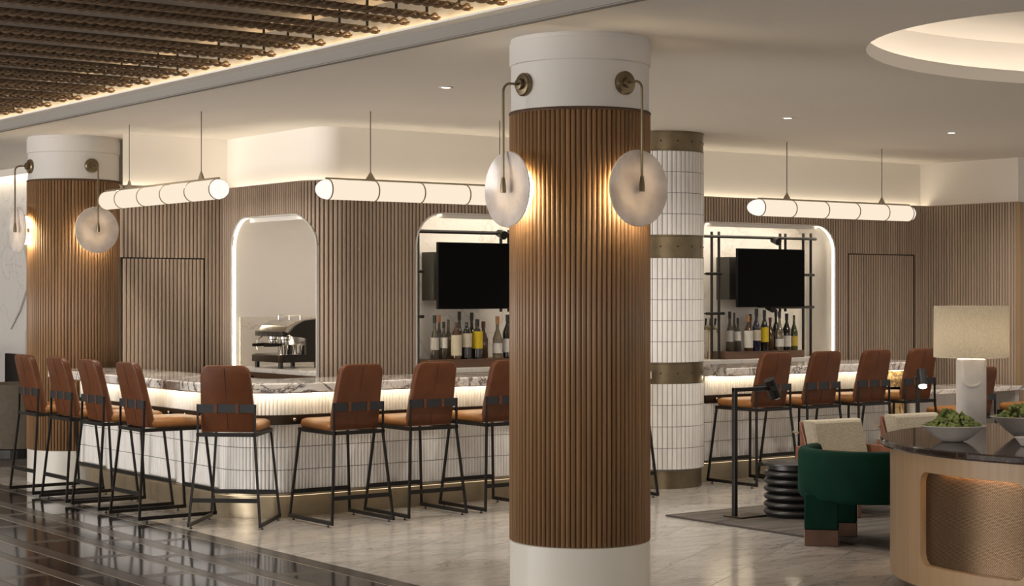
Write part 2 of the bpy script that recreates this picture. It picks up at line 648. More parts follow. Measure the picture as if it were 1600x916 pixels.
# round light cove in the ceiling: lip, recess and dome
lip = MB()
H1 = CEIL + .085
rings = []
for s, z in ((1.0, CEIL), (1.0, H1), (1.0 + .10, H1 + .005), (1.12, H1 + .10), (1.10, H1 + .22), (1.02, H1 + .30), (.85, H1 + .36), (.5, H1 + .39), (.02, H1 + .40)):
    rings.append([(CX + CRX * s * cos(2 * pi * k / NC), CY + CRY * s * sin(2 * pi * k / NC), z) for k in range(NC)])
lip.loft(rings, caps=False)
lip.build('cove_dome', M['paint'], ceiling, smooth=True)
led = MB()
rings = [[(CX + CRX * s * cos(2 * pi * k / NC), CY + CRY * s * sin(2 * pi * k / NC), z) for k in range(NC)]
         for s, z in ((1.045, H1 + .012), (1.075, H1 + .012))]
led.loft(rings, caps=False)
led.build('cove_light_strip', emit('coffer_led', (1.0, .88, .74), 4.2), ceiling)

# deck above the ropes
deck = struct(bx(-6, 5.68, -5, 24, 3.50, 3.56).build('ceiling_deck', M['deck']))
bx(5.54, 5.662, 5, 18, 3.276, 3.288).build('light_shield', M['paint'], deck)  # shelf added to shade the fascia and hide the strip above
led = bx(5.615, 5.65, 5.5, 17.5, 3.289, 3.295).build('rope_edge_light', M['rope_led'], deck)
bx(5.645, 5.662, 5, 18, 3.21, 3.276).build('trim_board', M['fascia'], deck)


def rope_mesh():
    m = MB()
    x0, x1 = 2.3, 5.60
    n = int((x1 - x0) / .018)
    for s in range(2):
        rings = []
        for i in range(n + 1):
            x = x0 + (x1 - x0) * i / n
            a = -2 * pi * (x / .132) + s * pi
            c = (x, .0135 * cos(a), .0135 * sin(a))
            rings.append([(c[0], c[1] + .0112 * cos(2 * pi * k / 6), c[2] + .0112 * sin(2 * pi * k / 6)) for k in range(6)])
        m.loft(rings)
    return m.mesh('twisted_rope', M['rope'], True)


rm = rope_mesh()
hang = bx(-.006, .006, -.006, .006, .02, .20).mesh('rope_hanger', M['black'])
rail_m = bx(2.3, 5.58, -.03, .03, .030, .045).mesh('rope_rail', M['taupe'])
k = 0
y = 6.35
while y < 16.4:
    r = link('twisted_rope', rm, deck, (0, y, 3.325 + (.012 if k % 2 else 0)))
    link('hanger', hang, r, (5.52, 0, 0))
    pass
    link('rail', rail_m, r, (0, .16, 0))
    k += 1
    y += .32

# ------------------------------------------------------------------ recessed downlights and added fill spots
dlm = MB().lathe([(.0, .004), (.036, .004), (.036, .0)], 20).mesh('downlight_lens', M['dl'])
dlt = MB().lathe([(.037, .006), (.037, -.003), (.052, -.003), (.052, .006)], 20, caps=False).mesh('downlight_trim', M['white_paint'])
for i, (x, y, lab) in enumerate(((6.99, 10.23, 'small round recessed ceiling downlight left of the front column'),
                                 (10.49, 10.33, 'small round recessed ceiling downlight right of the tiled column'),
                                 (12.64, 10.39, 'small round recessed ceiling downlight at the far right, nearest the corner'))):
    t = thing('ceiling_downlight', lab, 'ceiling light', (x, y, CEIL - .004), group='recessed downlights')
    link('lens', dlm, t)
    link('trim_ring', dlt, t)
for x, y in ((6.99, 10.23), (8.7, 10.2), (10.49, 10.33), (12.64, 10.39), (6.9, 4.5), (12.2, 8.0), (14.3, 9.6), (14.5, 11.0), (5.95, 13.6), (5.95, 11.3)):
    spot('downlight_and_fill_beam', (x, y, CEIL - .02), DOWN_AND_FILL)  # spots with no lens at their position are added fill


# ------------------------------------------------------------------ paths
def corner_path(x_left, y_start, r, y_front):
    L1 = y_start - (y_front + r)
    La = r * pi / 2

    def P(s):
        if s <= L1:
            return (x_left, y_start - s, -1.0, 0.0)
        q = s - L1
        if q <= La:
            a = pi + q / r
            return (x_left + r + r * cos(a), y_front + r + r * sin(a), cos(a), sin(a))
        return (x_left + r + q - La, y_front, 0.0, -1.0)
    P.L1, P.La = L1, La
    P.s_of_x = lambda x: L1 + La + x - (x_left + r)
    P.s_of_y = lambda y: y_start - y
    return P


def line_path(ax, ay, bx_, by):
    L = math.hypot(bx_ - ax, by - ay)
    tx, ty = (bx_ - ax) / L, (by - ay) / L

    def P(s):
        return (ax + tx * s, ay + ty * s, ty, -tx)
    P.L = L
    return P


def off(P, s, o):
    x, y, nx, ny = P(s)
    return (x + nx * o, y + ny * o)


def svals(P, s0, s1):
    v = {s0, s1}
    if hasattr(P, 'La'):
        for k in range(13):
            q = P.L1 + P.La * k / 12
            if s0 < q < s1:
                v.add(q)
    return sorted(v)


def sweep(P, s0, s1, prof):
    """closed (offset, z) profile swept along the path"""
    m = MB()
    rings = [[(*off(P, s, o), z) for o, z in prof] for s in svals(P, s0, s1)]
    m.loft(rings)
    return m


class Opening:
    def __init__(s, s0, s1, z0, z1, r):
        s.s0, s.s1, s.z0, s.z1, s.r = s0, s1, z0, z1, r

    def hi(s, q):
        q = min(max(q, s.s0), s.s1)
        r = s.r
        if r <= 0:
            return s.z1
        d = max(s.s0 + r - q, q - (s.s1 - r), 0)
        return s.z1 - r + sqrt(max(r * r - d * d, 0))

    def outline(s):
        pts = [(s.s0, s.z0)]
        if s.r > 0:
            for k in range(9):
                a = pi - k / 8 * pi / 2
                pts.append((s.s0 + s.r + s.r * cos(a), s.z1 - s.r + s.r * sin(a)))
            for k in range(9):
                a = pi / 2 - k / 8 * pi / 2
                pts.append((s.s1 - s.r + s.r * cos(a), s.z1 - s.r + s.r * sin(a)))
        else:
            pts += [(s.s0, s.z1), (s.s1, s.z1)]
        pts.append((s.s1, s.z0))
        return pts


SLAT_PROF = [(-.013, 0), (-.013, .012), (-.009, .016), (.009, .016), (.013, .012), (.013, 0)]   # (along, out)


def slat_piece(P, s, za, zb_l, zb_r, parent, mat, name='slat', za_r=None):
    """one upright slat at s; slanted upper (or lower) end where an opening's curve cuts it"""
    x, y, nx, ny = P(s)
    tx, ty = -ny, nx
    za_r = za if za_r is None else za_r
    m = MB()
    bot, top = [], []
    for u, o in SLAT_PROF:
        f = (u + .013) / .026
        bot.append((tx * u + nx * o, ty * u + ny * o, za + (za_r - za) * f - za))
        top.append((tx * u + nx * o, ty * u + ny * o, zb_l + (zb_r - zb_l) * f - za))
    m.loft([bot, top])
    return m.build(name, mat, parent, loc=(x, y, za))


_full = {}


def slat_wall(name, P, s0, s1, z0, z1, openings, pitch=.038, parent=None):
    w = parent or structE(name)
    n = int(round((s1 - s0) / pitch))
    p = (s1 - s0) / n
    # backing
    cuts = {s0, s1}
    cuts.update(s0 + k * p for k in range(n + 1))
    for op in openings:
        cuts.update((op.s0, op.s1))
    cuts = sorted(cuts)
    m = MB()

    def strip(a, b, za0, zb0, za1, zb1):
        A, B = off(P, a, 0), off(P, b, 0)
        m.add([(*A, za0), (*B, zb0), (*B, zb1), (*A, za1)], [(0, 1, 2, 3)])
    for a, b in zip(cuts, cuts[1:]):
        if b - a < 1e-6:
            continue
        mid = (a + b) / 2
        op = next((q for q in openings if q.s0 < mid < q.s1), None)
        if op is None:
            strip(a, b, z0, z0, z1, z1)
        else:
            if op.z0 > z0 + .01:
                strip(a, b, z0, z0, op.z0, op.z0)
            strip(a, b, op.hi(a), op.hi(b), z1, z1)
    m.build('backing_board', M['slat_back'], w)
    for k in range(n):
        s = s0 + (k + .5) * p
        op = next((q for q in openings if q.s0 - .011 < s < q.s1 + .011), None)
        if op is None:
            x, y, nx, ny = P(s)
            key = (round(z0, 3), round(z1, 3))
            if key not in _full:
                mm = MB()
                mm.loft([[(u, -o_, 0) for u, o_ in SLAT_PROF], [(u, -o_, z1 - z0) for u, o_ in SLAT_PROF]])
                _full[key] = mm.mesh('slat', M['slat'])
            link('slat', _full[key], w, (x, y, z0), math.atan2(nx, -ny))
        else:
            if op.z0 > z0 + .05:
                slat_piece(P, s, z0, op.z0, op.z0, w, M['slat'])
            slat_piece(P, s, op.hi(s - .013), z1, z1, w, M['slat'], za_r=op.hi(s + .013))
    return w


def niche(parent, P, op, shift, back_mat, liner_mat, led=True, head=True):
    """reveal, back wall and the lit edge of an opening; shift moves front points to the back plane"""
    pts = op.outline()
    front = [(*off(P, s, .018), z) for s, z in pts]
    back = [shift(*off(P, s, 0), z) for s, z in pts]
    m = MB()
    n = len(pts)
    m.add(front + back, [(i, i + 1, n + i + 1, n + i) for i in range(n - 1)])
    m.build('reveal', liner_mat, parent, smooth=True)
    lip_p = MB()
    q = [(*off(P, s, .021), z) for s, z in pts]
    lip_p.tube(q, .008, 6)
    lip_p.build('edge_trim', M['white_paint'], parent, smooth=True)
    b = MB()
    b.add(back, [tuple(range(n))])
    b.build('back_panel', back_mat, parent)
    if led:
        # light strip set into the reveal just behind the edge
        m = MB()
        cx_ = (pts[0][0] + pts[-1][0]) / 2
        cz = (op.z0 + op.z1) / 2
        for i in range(n - 1):
            if abs(pts[i][1] - op.z1) < 1e-6 and abs(pts[i + 1][1] - op.z1) < 1e-6:
                continue
            quad = []
            for j in (i, i + 1):
                fx, fy, fz = front[j]
                bx2, by2, bz = back[j]
                s_, z_ = pts[j]
                din = .004
                ss = s_ + (din if s_ < cx_ else -din)
                zz = z_ - din if z_ > op.z0 else z_
                fx, fy = off(P, ss, .018)
                b2 = shift(*off(P, ss, 0), zz)
                dep = math.dist((fx, fy), b2[:2])
                for t in (.014 / dep, .036 / dep):
                    quad.append((fx + (b2[0] - fx) * t, fy + (b2[1] - fy) * t, zz))
            m.add(quad, [(0, 1, 3, 2)])
        m.build('edge_light', M['niche_led'], parent)
        # fill strip added along the niche head to brighten the recess
        sa, sb = op.s0 + op.r + .02, op.s1 - op.r - .02
        m = MB()
        q = []
        for s_, t in ((sa, .12), (sb, .12), (sb, .22), (sa, .22)):
            f_ = off(P, s_, .018)
            b2 = shift(*off(P, s_, 0), 0)
            q.append((f_[0] + (b2[0] - f_[0]) * t, f_[1] + (b2[1] - f_[1]) * t))
        if head:
          m.prism(q, op.z1 - .010, op.z1 - .004)
        sa, sb = sa - .05, sb + .05
        q = []
        for s_, t in ((sa, .06), (sb, .06), (sb, .10), (sa, .10)):
            f_ = off(P, s_, .018)
            b2 = shift(*off(P, s_, 0), 0)
            q.append((f_[0] + (b2[0] - f_[0]) * t, f_[1] + (b2[1] - f_[1]) * t))
        MB().prism(q, op.z1 - .042, op.z1 - .002).build('added_lip', liner_mat, parent)  # lip added to screen the fill strip from view
        if head:
            m.build('head_fill_strip', M['head_fill'], parent)


# ------------------------------------------------------------------ slatted walls round the bar
WT = 2.73          # top of the timber lining
Pw = corner_path(7.62, 14.87, .30, 13.10)
END_X = 15.5
SE = Pw.s_of_x(END_X)
opE = Opening(14.87 - 14.655, Pw.L1 + .30 * radians(38), .10, 2.445, .28)
opA = Opening(Pw.s_of_x(8.62), Pw.s_of_x(10.72), 1.03, 2.475, .28)
opB = Opening(Pw.s_of_x(11.90), Pw.s_of_x(14.00), 1.03, 2.475, .28)
D2 = (14.215, 15.285)
opD2 = Opening(Pw.s_of_x(D2[0]), Pw.s_of_x(D2[1]), 0.0, 2.185, 0)
wall_back = slat_wall('wall_back', Pw, 0.02, SE, 0, WT, [opE, opA, opB, opD2])
niche(wall_back, Pw, opE, lambda x, y, z: (8.59, y, z), M['niche_paint'], M['niche_paint'], head=False)
niche(wall_back, Pw, opA, lambda x, y, z: (x, 13.50, z), M['backmarble'], M['niche_paint'])
niche(wall_back, Pw, opB, lambda x, y, z: (x, 13.50, z), M['backmarble'], M['niche_paint'])

Pl = line_path(6.585, 14.87, 7.62, 14.87)
D1 = (6.598, 7.434)
opD1 = Opening(D1[0] - 6.585, D1[1] - 6.585, 0, 2.08, 0)
wall_left = slat_wall('wall_left', Pl, 0, Pl.L, 0, WT, [opD1])
Pr = line_path(END_X, 13.10, END_X, 11.86)
wall_right = slat_wall('wall_right', Pr, 0, Pr.L, 0, WT, [])
bx(END_X, 26.0, 11.84, 11.86, 0, WT).build('return_panel', M['slat'], wall_right)
bx(END_X - .012, END_X + .05, 11.815, 11.86, 0, WT).build('corner_post', M['oak'], wall_right)


def slat_door(name, P, op, inset=.012):
    d = structE(name)
    s0, s1 = op.s0, op.s1
    A, B = off(P, s0, -.03), off(P, s1, -.03)
    m = MB().add([(*A, 0), (*B, 0), (*B, op.z1), (*A, op.z1)], [(0, 1, 2, 3)])
    m.build('door_recess', M['door_gap'], d)
    a, b = s0 + inset, s1 - inset
    q = [off(P, a, -.028), off(P, b, -.028), off(P, b, -.002), off(P, a, -.002)]
    MB().prism(q, .01, op.z1 - inset).build('door_leaf', M['slat_back'], d)
    n = int((b - a) / .038)
    p = (b - a) / n
    me = None
    for k in range(n):
        s = a + (k + .5) * p
        x, y, nx, ny = off(P, s, -.002) + P(s)[2:]
        if me is None:
            mm = MB()
            mm.loft([[(u, -o_, 0) for u, o_ in SLAT_PROF], [(u, -o_, op.z1 - inset - .01) for u, o_ in SLAT_PROF]])
            me = mm.mesh('slat', M['slat'])
        link('slat', me, d, (x, y, .01), math.atan2(nx, -ny))
    # near-black strips paint in the groove's shade round the leaf
    for sa, sb in ((s0 - .004, s0 + .006), (s1 - .006, s1 + .004)):
        q = [off(P, sa, -.03), off(P, sb, -.03), off(P, sb, .006), off(P, sa, .006)]
        MB().prism(q, 0, op.z1 + .004).build('groove_shade_side', M['door_gap'], d)
    q = [off(P, s0, -.03), off(P, s1, -.03), off(P, s1, .006), off(P, s0, .006)]
    MB().prism(q, op.z1 - .008, op.z1 + .004).build('groove_shade_head', M['door_gap'], d)


slat_door('door_1', Pl, opD1)
slat_door('door_2', Pw, opD2)

# painted upper walls with the light cove along the timber's top edge
SB = .10
zt = 2.58


def upper(name, pts, leds=True):
    m = MB()
    for (ax, ay), (bx_, by_) in zip(pts, pts[1:]):
        m.add([(ax, ay, zt), (bx_, by_, zt), (bx_, by_, CEIL), (ax, ay, CEIL)], [(0, 1, 2, 3)])
    return struct(m.build(name, M['paint'], smooth=True))


ptsU = [(6.66, 14.87 + SB), (7.62 + SB, 14.87 + SB)]
q = [off(Pw, s, -SB) for s in svals(Pw, 0.0, SE)]
ptsU2 = [(7.62 + SB, 14.87 + SB)] + q[1:-1] + [(END_X + .02, 13.10 + SB)]
ptsU3 = [(END_X + .02, 13.10 + SB), (END_X + .02, 11.86), (26.0, 11.86)]
upper('trim_2', ptsU)
upper('trim_3', ptsU2)
upper('trim_4', ptsU3)


def cove(parent, P, s0, s1):
    ls = sweep(P, s0, s1, [(-.01, zt), (-.01, zt + .005), (-SB, zt + .005), (-SB, zt)])
    ls.build('cove_shelf', M['white_paint'], parent)
    sweep(P, s0, s1, [(-.045, 2.685), (-.045, 2.70), (-.075, 2.70), (-.075, 2.685)]).build('cove_light', M['cove_led'], parent)
    sweep(P, s0, s1, [(.016, WT - .004), (.016, WT + .006), (-.008, WT + .006), (-.008, WT - .004)]).build('top_cap', M['slat'], parent)


cove(wall_back, Pw, .05, SE - .02)
cove(wall_left, Pl, 0, Pl.L - .05)
sweep(Pr, 0, Pr.L, [(.016, WT - .004), (.016, WT + .006), (-.03, WT + .006), (-.03, WT - .004)]).build('top_cap', M['slat'], wall_right)

# far left: pale marble wall washed from a ceiling slot, with a low fireplace
wall_far = struct(bx(7.62, 7.8, 16.0, 24, 0, CEIL + .2).build('wall_far', M['wallmarble']))
bx(7.50, 7.56, 16.4, 23.5, CEIL - .06, CEIL - .045).build('slot_light', M['cove_led'], wall_far)
bx(7.44, 7.48, 16.4, 23.5, CEIL - .08, CEIL - .005).build('slot_lip', M['paint'], wall_far)
struct(bx(7.0, 7.60, 14.98, 16.0, 0, CEIL).build('wall_core', M['paint']))
vn = MB()
for pts in ([(7.61, 19.9, 2.35), (7.61, 19.75, 2.1), (7.61, 19.78, 1.8), (7.61, 20.0, 1.55), (7.61, 20.3, 1.33)],
            [(7.61, 19.5, 2.0), (7.61, 19.55, 1.6), (7.61, 19.8, 1.3), (7.61, 19.82, 1.0)]):
    vn.tube(pts, [.02, .014, .018, .014, .008][:len(pts)], 6)
vn.build('marble_vein', pm('brown_vein', (.52, .48, .45), rough=.3), wall_far)
struct(bx(-8, 7.62, 23.9, 24.0, 0, CEIL + .35).build('wall_end', M['paint']))
t = thing('fireplace', 'dark recessed fireplace with an orange glow in the far left marble wall', 'fireplace', (7.57, 19.97, .62))
bx(0, .045, -.42, .42, 0, .42).build('firebox', M['black'], t)
bx(-.012, -.002, -.36, .36, .03, .08).build('ember_bed', M['ember'], t)
t = thing('wall_cabinet', 'tall dark cabinet at the extreme left edge', 'cabinet', (7.35, 21.15, 0))
bx(-.2, .2, -.18, .5, 0.05, 1.12).build('body', M['black'], t, bevel=.006)
bx(-.215, -.2, -.16, .48, .08, 1.10).build('door', M['dbronze'], t, bevel=.004)

# ------------------------------------------------------------------ reeded columns
def reed_mesh(h, r):
    m = MB()
    pr = []
    for k in range(7):
        a = pi * k / 6
        pr.append((-r * cos(a), -r * sin(a) * .95))
    m.loft([[(x, y, 0) for x, y in pr], [(x, y, h) for x, y in pr]])
    return m.mesh('reed', M['reed'], True)


def reeded_column(loc, R, zb, zt_, label, n=86):
    t = thing('reeded_column', label, 'column', (*loc, 0))
    rc = R - .016
    MB().lathe([(R - .006, 0), (R - .006, zb - .004), (R - .012, zb)], 64).build('base', M['white_base'], t, smooth=True)
    MB().lathe([(rc, zb), (rc, zt_)], 64).build('core', M['reed_back'], t, smooth=True)
    pr = 2 * pi * rc / n
    me = reed_mesh(zt_ - zb - .006, pr * .47)
    for k in range(n):
        a = 2 * pi * k / n
        link('reed', me, t, (rc * cos(a), rc * sin(a), zb + .003), a + pi / 2)
    MB().lathe([(R - .022, zt_ - .01), (R - .004, zt_ - .01), (R + .001, zt_), (R - .004, zt_ + .008), (R - .02, zt_ + .008)], 64, caps=False).build('timber_cap', M['reed_back'], t, smooth=True)
    MB().lathe([(R - .012, zt_), (R - .012, 3.055), (R - .003, 3.06), (R - .003, 3.185), (R - .010, 3.187), (R - .010, CEIL)], 64).build('plaster_head', M['white_paint'], t, smooth=True)
    return t


def wall_sconce(c, R, az, label):
    """az: world direction (unit axis) the sconce faces"""
    ax, ay = cos(az), sin(az)
    t = thing('wall_sconce', label, 'wall lamp', (c[0] + ax * (R - .012), c[1] + ay * (R - .012), 0), az + pi / 2, group='glass disc sconces')
    # local: -y points outward
    MB().disc_y([(.066, -.004), (.066, .016), (.058, .024), (.03, .027), (.03, .05), (.014, .052)], (0, 0, 2.93), 28).build('rosette', M['bronze'], t, smooth=True)
    ya = -.150
    pts = [(0, -.045, 2.93), (0, ya + .05, 2.93)]
    for k in range(1, 6):
        a = pi / 2 * k / 5
        pts.append((0, ya + .05 - .05 * sin(a), 2.93 - .05 + .05 * cos(a)))
    pts.append((0, ya, 2.36))
    MB().tube(pts, .0072, 8).build('arm', M['bronze'], t, smooth=True)
    MB().tube([(0, ya, 2.40), (0, ya, 2.35), (0, ya, 2.315)], [.010, .016, .016], 10).build('stem_cup', M['bronze'], t, smooth=True)
    zc = 2.335
    d = -.105
    prof = [(.002, -d - .012), (.07, -d - .010), (.15, -d - .002), (.208, -d + .012), (.214, -d + .016), (.210, -d + .022), (.15, -d + .010), (.07, -d + .001), (.002, -d - .001)]
    MB().disc_y(prof, (0, 0, zc), 48).build('glass_disc', M['glassdisc'], t, smooth=True)
    MB().disc_y([(.02, .0), (.02, .052), (.028, .053), (.028, -d - .012)], (0, 0, zc), 16).build('stem', M['bronze'], t, smooth=True)
    rg = [(.085, .036), (.130, .036), (.130, .042), (.085, .042)]
    a = Vector((0, -1, 0))
    m = MB()
    rings = []
    for r, h in rg + rg[:1]:
        rings.append([Vector((r * cos(2 * pi * k / 40), -h, zc + r * sin(2 * pi * k / 40))) for k in range(40)])
    m.loft(rings, caps=False)
    m.build('light_ring', M['sconce_led'], t)
    return t


C1 = (6.347, 7.917)
C2 = (6.50, 15.72)
reeded_column(C1, .411, .333, 2.785, 'large dark timber reeded column in the foreground, floor to ceiling')
reeded_column(C2, .430, .305, 2.80, 'timber reeded column at the far left behind the bar stools')
wall_sconce(C1, .411, pi, 'glass disc sconce on the left side of the front reeded column')
wall_sconce(C1, .411, -pi / 2, 'glass disc sconce on the right side of the front reeded column')
wall_sconce(C2, .430, pi, 'glass disc sconce seen edge on, left side of the far left column')
wall_sconce(C2, .430, -pi / 2, 'glass disc sconce facing front on the far left column')

# ------------------------------------------------------------------ tiled column
C3 = (10.644, 12.115)
R3 = .412
tc = thing('tiled_column', 'round column clad in narrow white tiles with bronze bands, behind the front column', 'column', (*C3, 0))
MB().lathe([(R3 - .012, .16), (R3 - .012, CEIL)], 64).build('core', M['tgrout'], tc, smooth=True)
MB().lathe([(R3 - .025, 0), (R3 - .025, .165), (R3 - .01, .173)], 64).build('bronze_base', M['bronze'], tc, smooth=True)
for z0, z1 in ((3.03, CEIL - .001), (2.07, 2.276), (.943, 1.132)):
    MB().lathe([(R3 - .02, z0), (R3 - .004, z0), (R3 - .004, z0 + .012), (R3 - .009, z0 + .014), (R3 - .009, z1 - .014), (R3 - .004, z1 - .012), (R3 - .004, z1), (R3 - .02, z1)], 64, caps=False).build(
        'bronze_band', M['bronze'], tc, smooth=True)
    zc = (z0 + z1) / 2
    for k in range(16):
        a = 2 * pi * k / 16 + .1
        ax = (cos(a), sin(a), 0)
        MB().disc_y([(.008, -.004), (.008, .003), (.004, .006)], (ax[0] * (R3 - .009), ax[1] * (R3 - .009), zc), 8, ax).build('rivet', M['dbronze'], tc)
NT = 58
tile_w = 2 * pi * R3 / NT


def ctile_mesh(w, h, d, bulge):
    m = MB()
    pr = [(-w / 2, 0), (-w / 2, -d)]
    for k in range(1, 6):
        u = -1 + 2 * k / 6
        pr.append((u * w / 2, -d - bulge * (1 - u * u)))
    pr += [(w / 2, -d), (w / 2, 0)]
    m.loft([[(x, y, 0) for x, y in pr], [(x, y, h) for x, y in pr]])
    return m.mesh('tile', M['ctile'], False)


ad = math.atan2(-C3[1], -C3[0])
restt = MB()
for z0, z1, n in ((.173, .943, 4), (1.132, 2.07, 5), (2.276, 3.03, 4)):
    h = (z1 - z0) / n
    me = ctile_mesh(tile_w - .0065, h - .005, .008, .003)
    for i in range(n):
        for k in range(NT):
            a = 2 * pi * k / NT
            da = (a - ad + pi) % (2 * pi) - pi
            r = R3 - .013
            if abs(da) < radians(69):
                link('tile', me, tc, (r * cos(a), r * sin(a), z0 + i * h + .0025), a + pi / 2)
            else:
                q = []
                for u, o_ in ((-.48, 0), (-.48, .01), (.48, .01), (.48, 0)):
                    b = a + u * tile_w / R3
                    q.append(((r + o_) * cos(b), (r + o_) * sin(b)))
                restt.prism(q, z0 + i * h + .0025, z0 + (i + 1) * h - .0025)
o = restt.build('tile_field', M['ctile'], tc)
o['kind'] = 'stuff'

# ------------------------------------------------------------------ the bar
Pb = corner_path(6.35, 15.22, .42, 12.0)
S_END = Pb.s_of_x(13.86)
S_L = Pb.s_of_x(10.19)
S_R = Pb.s_of_x(11.10)
S_O = Pb.s_of_x(13.62)
tw = .0300
me_row = {}
tile_rows = [(.202, .1745), (.3795, .1745), (.557, .1745), (.806, .178)]
for z, h in tile_rows:
    me_row[z] = ctile_mesh(tw - .0022, h - .0022, .007, .0075)


def bar_run(s0, s1, label, focus, end_onyx=False):
    t = thing('bar_counter', label, 'bar')
    body_hi = .985
    sweep(Pb, s0, s1, [(-.012, .18), (-.012, .735), (-.012, body_hi), (-.38, body_hi), (-.38, .02), (-.30, .02), (-.30, .18)]).build('body', M['tgrout'], t)
    sweep(Pb, s0, s1, [(-.06, .0), (-.06, .185), (-.30, .185), (-.30, 0)]).build('plinth', M['brass'], t, smooth=True)
    sweep(Pb, s0, s1, [(.035, .180), (.035, .198), (-.06, .198), (-.06, .180)]).build('ledge', M['brass'], t, smooth=True)
    sweep(Pb, s0, s1, [(.012, .174), (.012, .180), (-.012, .180), (-.012, .174)]).build('plinth_light', M['plinth_led'], t)
    sweep(Pb, s0, s1, [(.012, .738), (.012, .802), (-.014, .802), (-.014, .738)]).build('bronze_rail', M['dbronze'], t, smooth=True)
    sweep(Pb, s0, s1, [(.075, .972), (.075, .984), (.05, .984), (.05, .972)]).build('counter_light', M['bar_led'], t)
    s = s0 + .12
    hk = MB().disc_y([(.006, 0), (.006, .02), (.013, .022), (.013, .032), (.006, .035)], (0, 0, 0), 10).mesh('bag_hook', M['chrome'], True)
    while s < s1 - .05:
        x, y, nx, ny = P4 = Pb(s)
        link('bag_hook', hk, t, (x + nx * .012, y + ny * .012, .770), math.atan2(nx, -ny))
        s += .30
    n = int((s1 - s0) / tw)
    rest = MB()
    for k in range(n):
        s = s0 + (k + .5) * tw
        if end_onyx and s > S_O:
            continue
        x, y, nx, ny = Pb(s)
        for z, h in tile_rows:
            if focus[0] < s < focus[1]:
                link('tile', me_row[z], t, (x - nx * .008, y - ny * .008, z), math.atan2(nx, -ny))
            else:
                tx, ty = -ny, nx
                q = []
                w = (tw - .0022) / 2
                for u, o_ in ((-w, 0), (-w, .007), (-w * .4, .0135), (w * .4, .0135), (w, .007), (w, 0)):
                    q.append((x + tx * u + nx * (o_ - .008), y + ty * u + ny * (o_ - .008)))
                rest.prism(q, z, z + h - .0022)
    o = rest.build('tile_field', M['ctile'], t)
    o['kind'] = 'stuff'
    return t


s_c = Pb.L1
bar1 = bar_run(.02, S_L, 'bar counter wrapping the left corner, fluted white tile front on a brass plinth', (s_c - .75, s_c - .75 + 74.5 * tw))
bar2 = bar_run(S_R, S_END, 'bar counter stretch right of the tiled column, fluted white tile front', (S_R, S_R + 40 * tw), True)
a, b = S_O, S_END
sweep(Pb, a, b, [(.012, .20), (.012, .975), (-.01, .975), (-.01, .20)]).build('onyx_panel', M['onyx'], bar2)


def worktop(s0, s1, label):
    o = sweep(Pb, s0, s1, [(.28, .988), (.30, 1.0), (.30, 1.058), (.29, 1.068), (-.41, 1.068), (-.41, .988)]).build('bar_worktop', M['counter'], None, smooth=True)
    return tag(o, label, 'worktop', 'marble bar tops')


worktop(.0, S_L, 'veined marble bar top with a rounded corner, left of the tiled column')
worktop(S_R, S_END + .02, 'veined marble bar top right of the tiled column')

# low accessible counter beyond the bar's right end
t = thing('low_counter', 'low marble counter at the far right end of the bar', 'counter', (13.92, 11.72, 0))
bx(0, 1.52, 0, .66, .725, .775).build('counter_top', M['counter'], t, bevel=.006)
bx(.02, .66, .22, .60, .0, .725).build('pedestal', M['ctile'], t)
bx(1.43, 1.50, .05, .60, 0, .725).build('end_leg', M['white_paint'], t)

# ------------------------------------------------------------------ back bar
pf = [off(Pw, s, .012) for s in svals(Pw, opE.s0 + .012, opE.s1 - .004)]
poly = pf + [(8.58, pf[-1][1]), (8.58, pf[0][1])]
o = MB().prism(poly, 1.035, 1.075).build('coffee_counter', M['backmarble'], None, bevel=.004)
tag(o, 'marble slab under the espresso machine in the left alcove', 'worktop')
pf = [off(Pw, s, -.02) for s in svals(Pw, opE.s0 + .02, opE.s1 - .004)]
poly = pf + [(8.57, pf[-1][1]), (8.57, pf[0][1])]
bx(7.68, 8.58, 14.634, 14.652, 1.076, 1.53).build('backsplash', marble('splash_marble', (.76, .70, .62), (.73, .67, .59), (.52, .42, .31), scale=.9, width=.012, rough=.25), wall_back)
t = thing('coffee_cabinet', 'walnut cabinet below the marble slab in the espresso alcove', 'cabinet')
MB().prism(poly, .11, 1.034).build('body', M['cabinet'], t)
bx(7.60, 7.625, 14.28, 14.60, .15, 1.0).build('drawer_front', M['black'], t)
for nm, (a, b), lab in (('A', (8.64, 10.70), 'pale marble shelf under the left bottle display'), ('B', (11.92, 13.98), 'pale marble shelf under the right bottle display')):
    o = bx(a, b, 13.045, 13.498, 1.033, 1.074).build('back_bar_shelf', M['backmarble'], None, bevel=.003)
    tag(o, lab, 'shelf', 'back bar shelves')
for (a, b), lab in (((8.80, 9.80), 'walnut riser holding the bottles left of the front column'), ((12.47, 13.615), 'walnut riser holding the bottles right of the tiled column')):
    o = bx(a, b, 13.16, 13.44, 1.0745, 1.150).build('bottle_riser', M['wood'], None, bevel=.003)
    tag(o, lab, 'riser', 'bottle risers')
RZ = 1.1505


def television(x0, x1, label):
    t = thing('television', label, 'television', ((x0 + x1) / 2, 13.04, 1.912), group='flat screens')
    w = (x1 - x0) / 2
    bx(-w, w, .004, .04, -.302, .302).build('bezel', M['tvbody'], t, bevel=.004)
    bx(-w + .012, w - .012, .0, .005, -.288, .290).build('screen', M['screen'], t)
    bx(-.36, .36, .26, .46, -.225, .22).build('mount_box', M['mountbox'], t, bevel=.004)
    bx(-.09, .09, .04, .26, -.09, .09).build('mount_arm', M['black'], t)
    return t


television(8.83, 9.80, 'black flat television left of the front column, above the left bottles')
television(12.53, 13.50, 'black flat television right of the tiled column, above the right bottles')


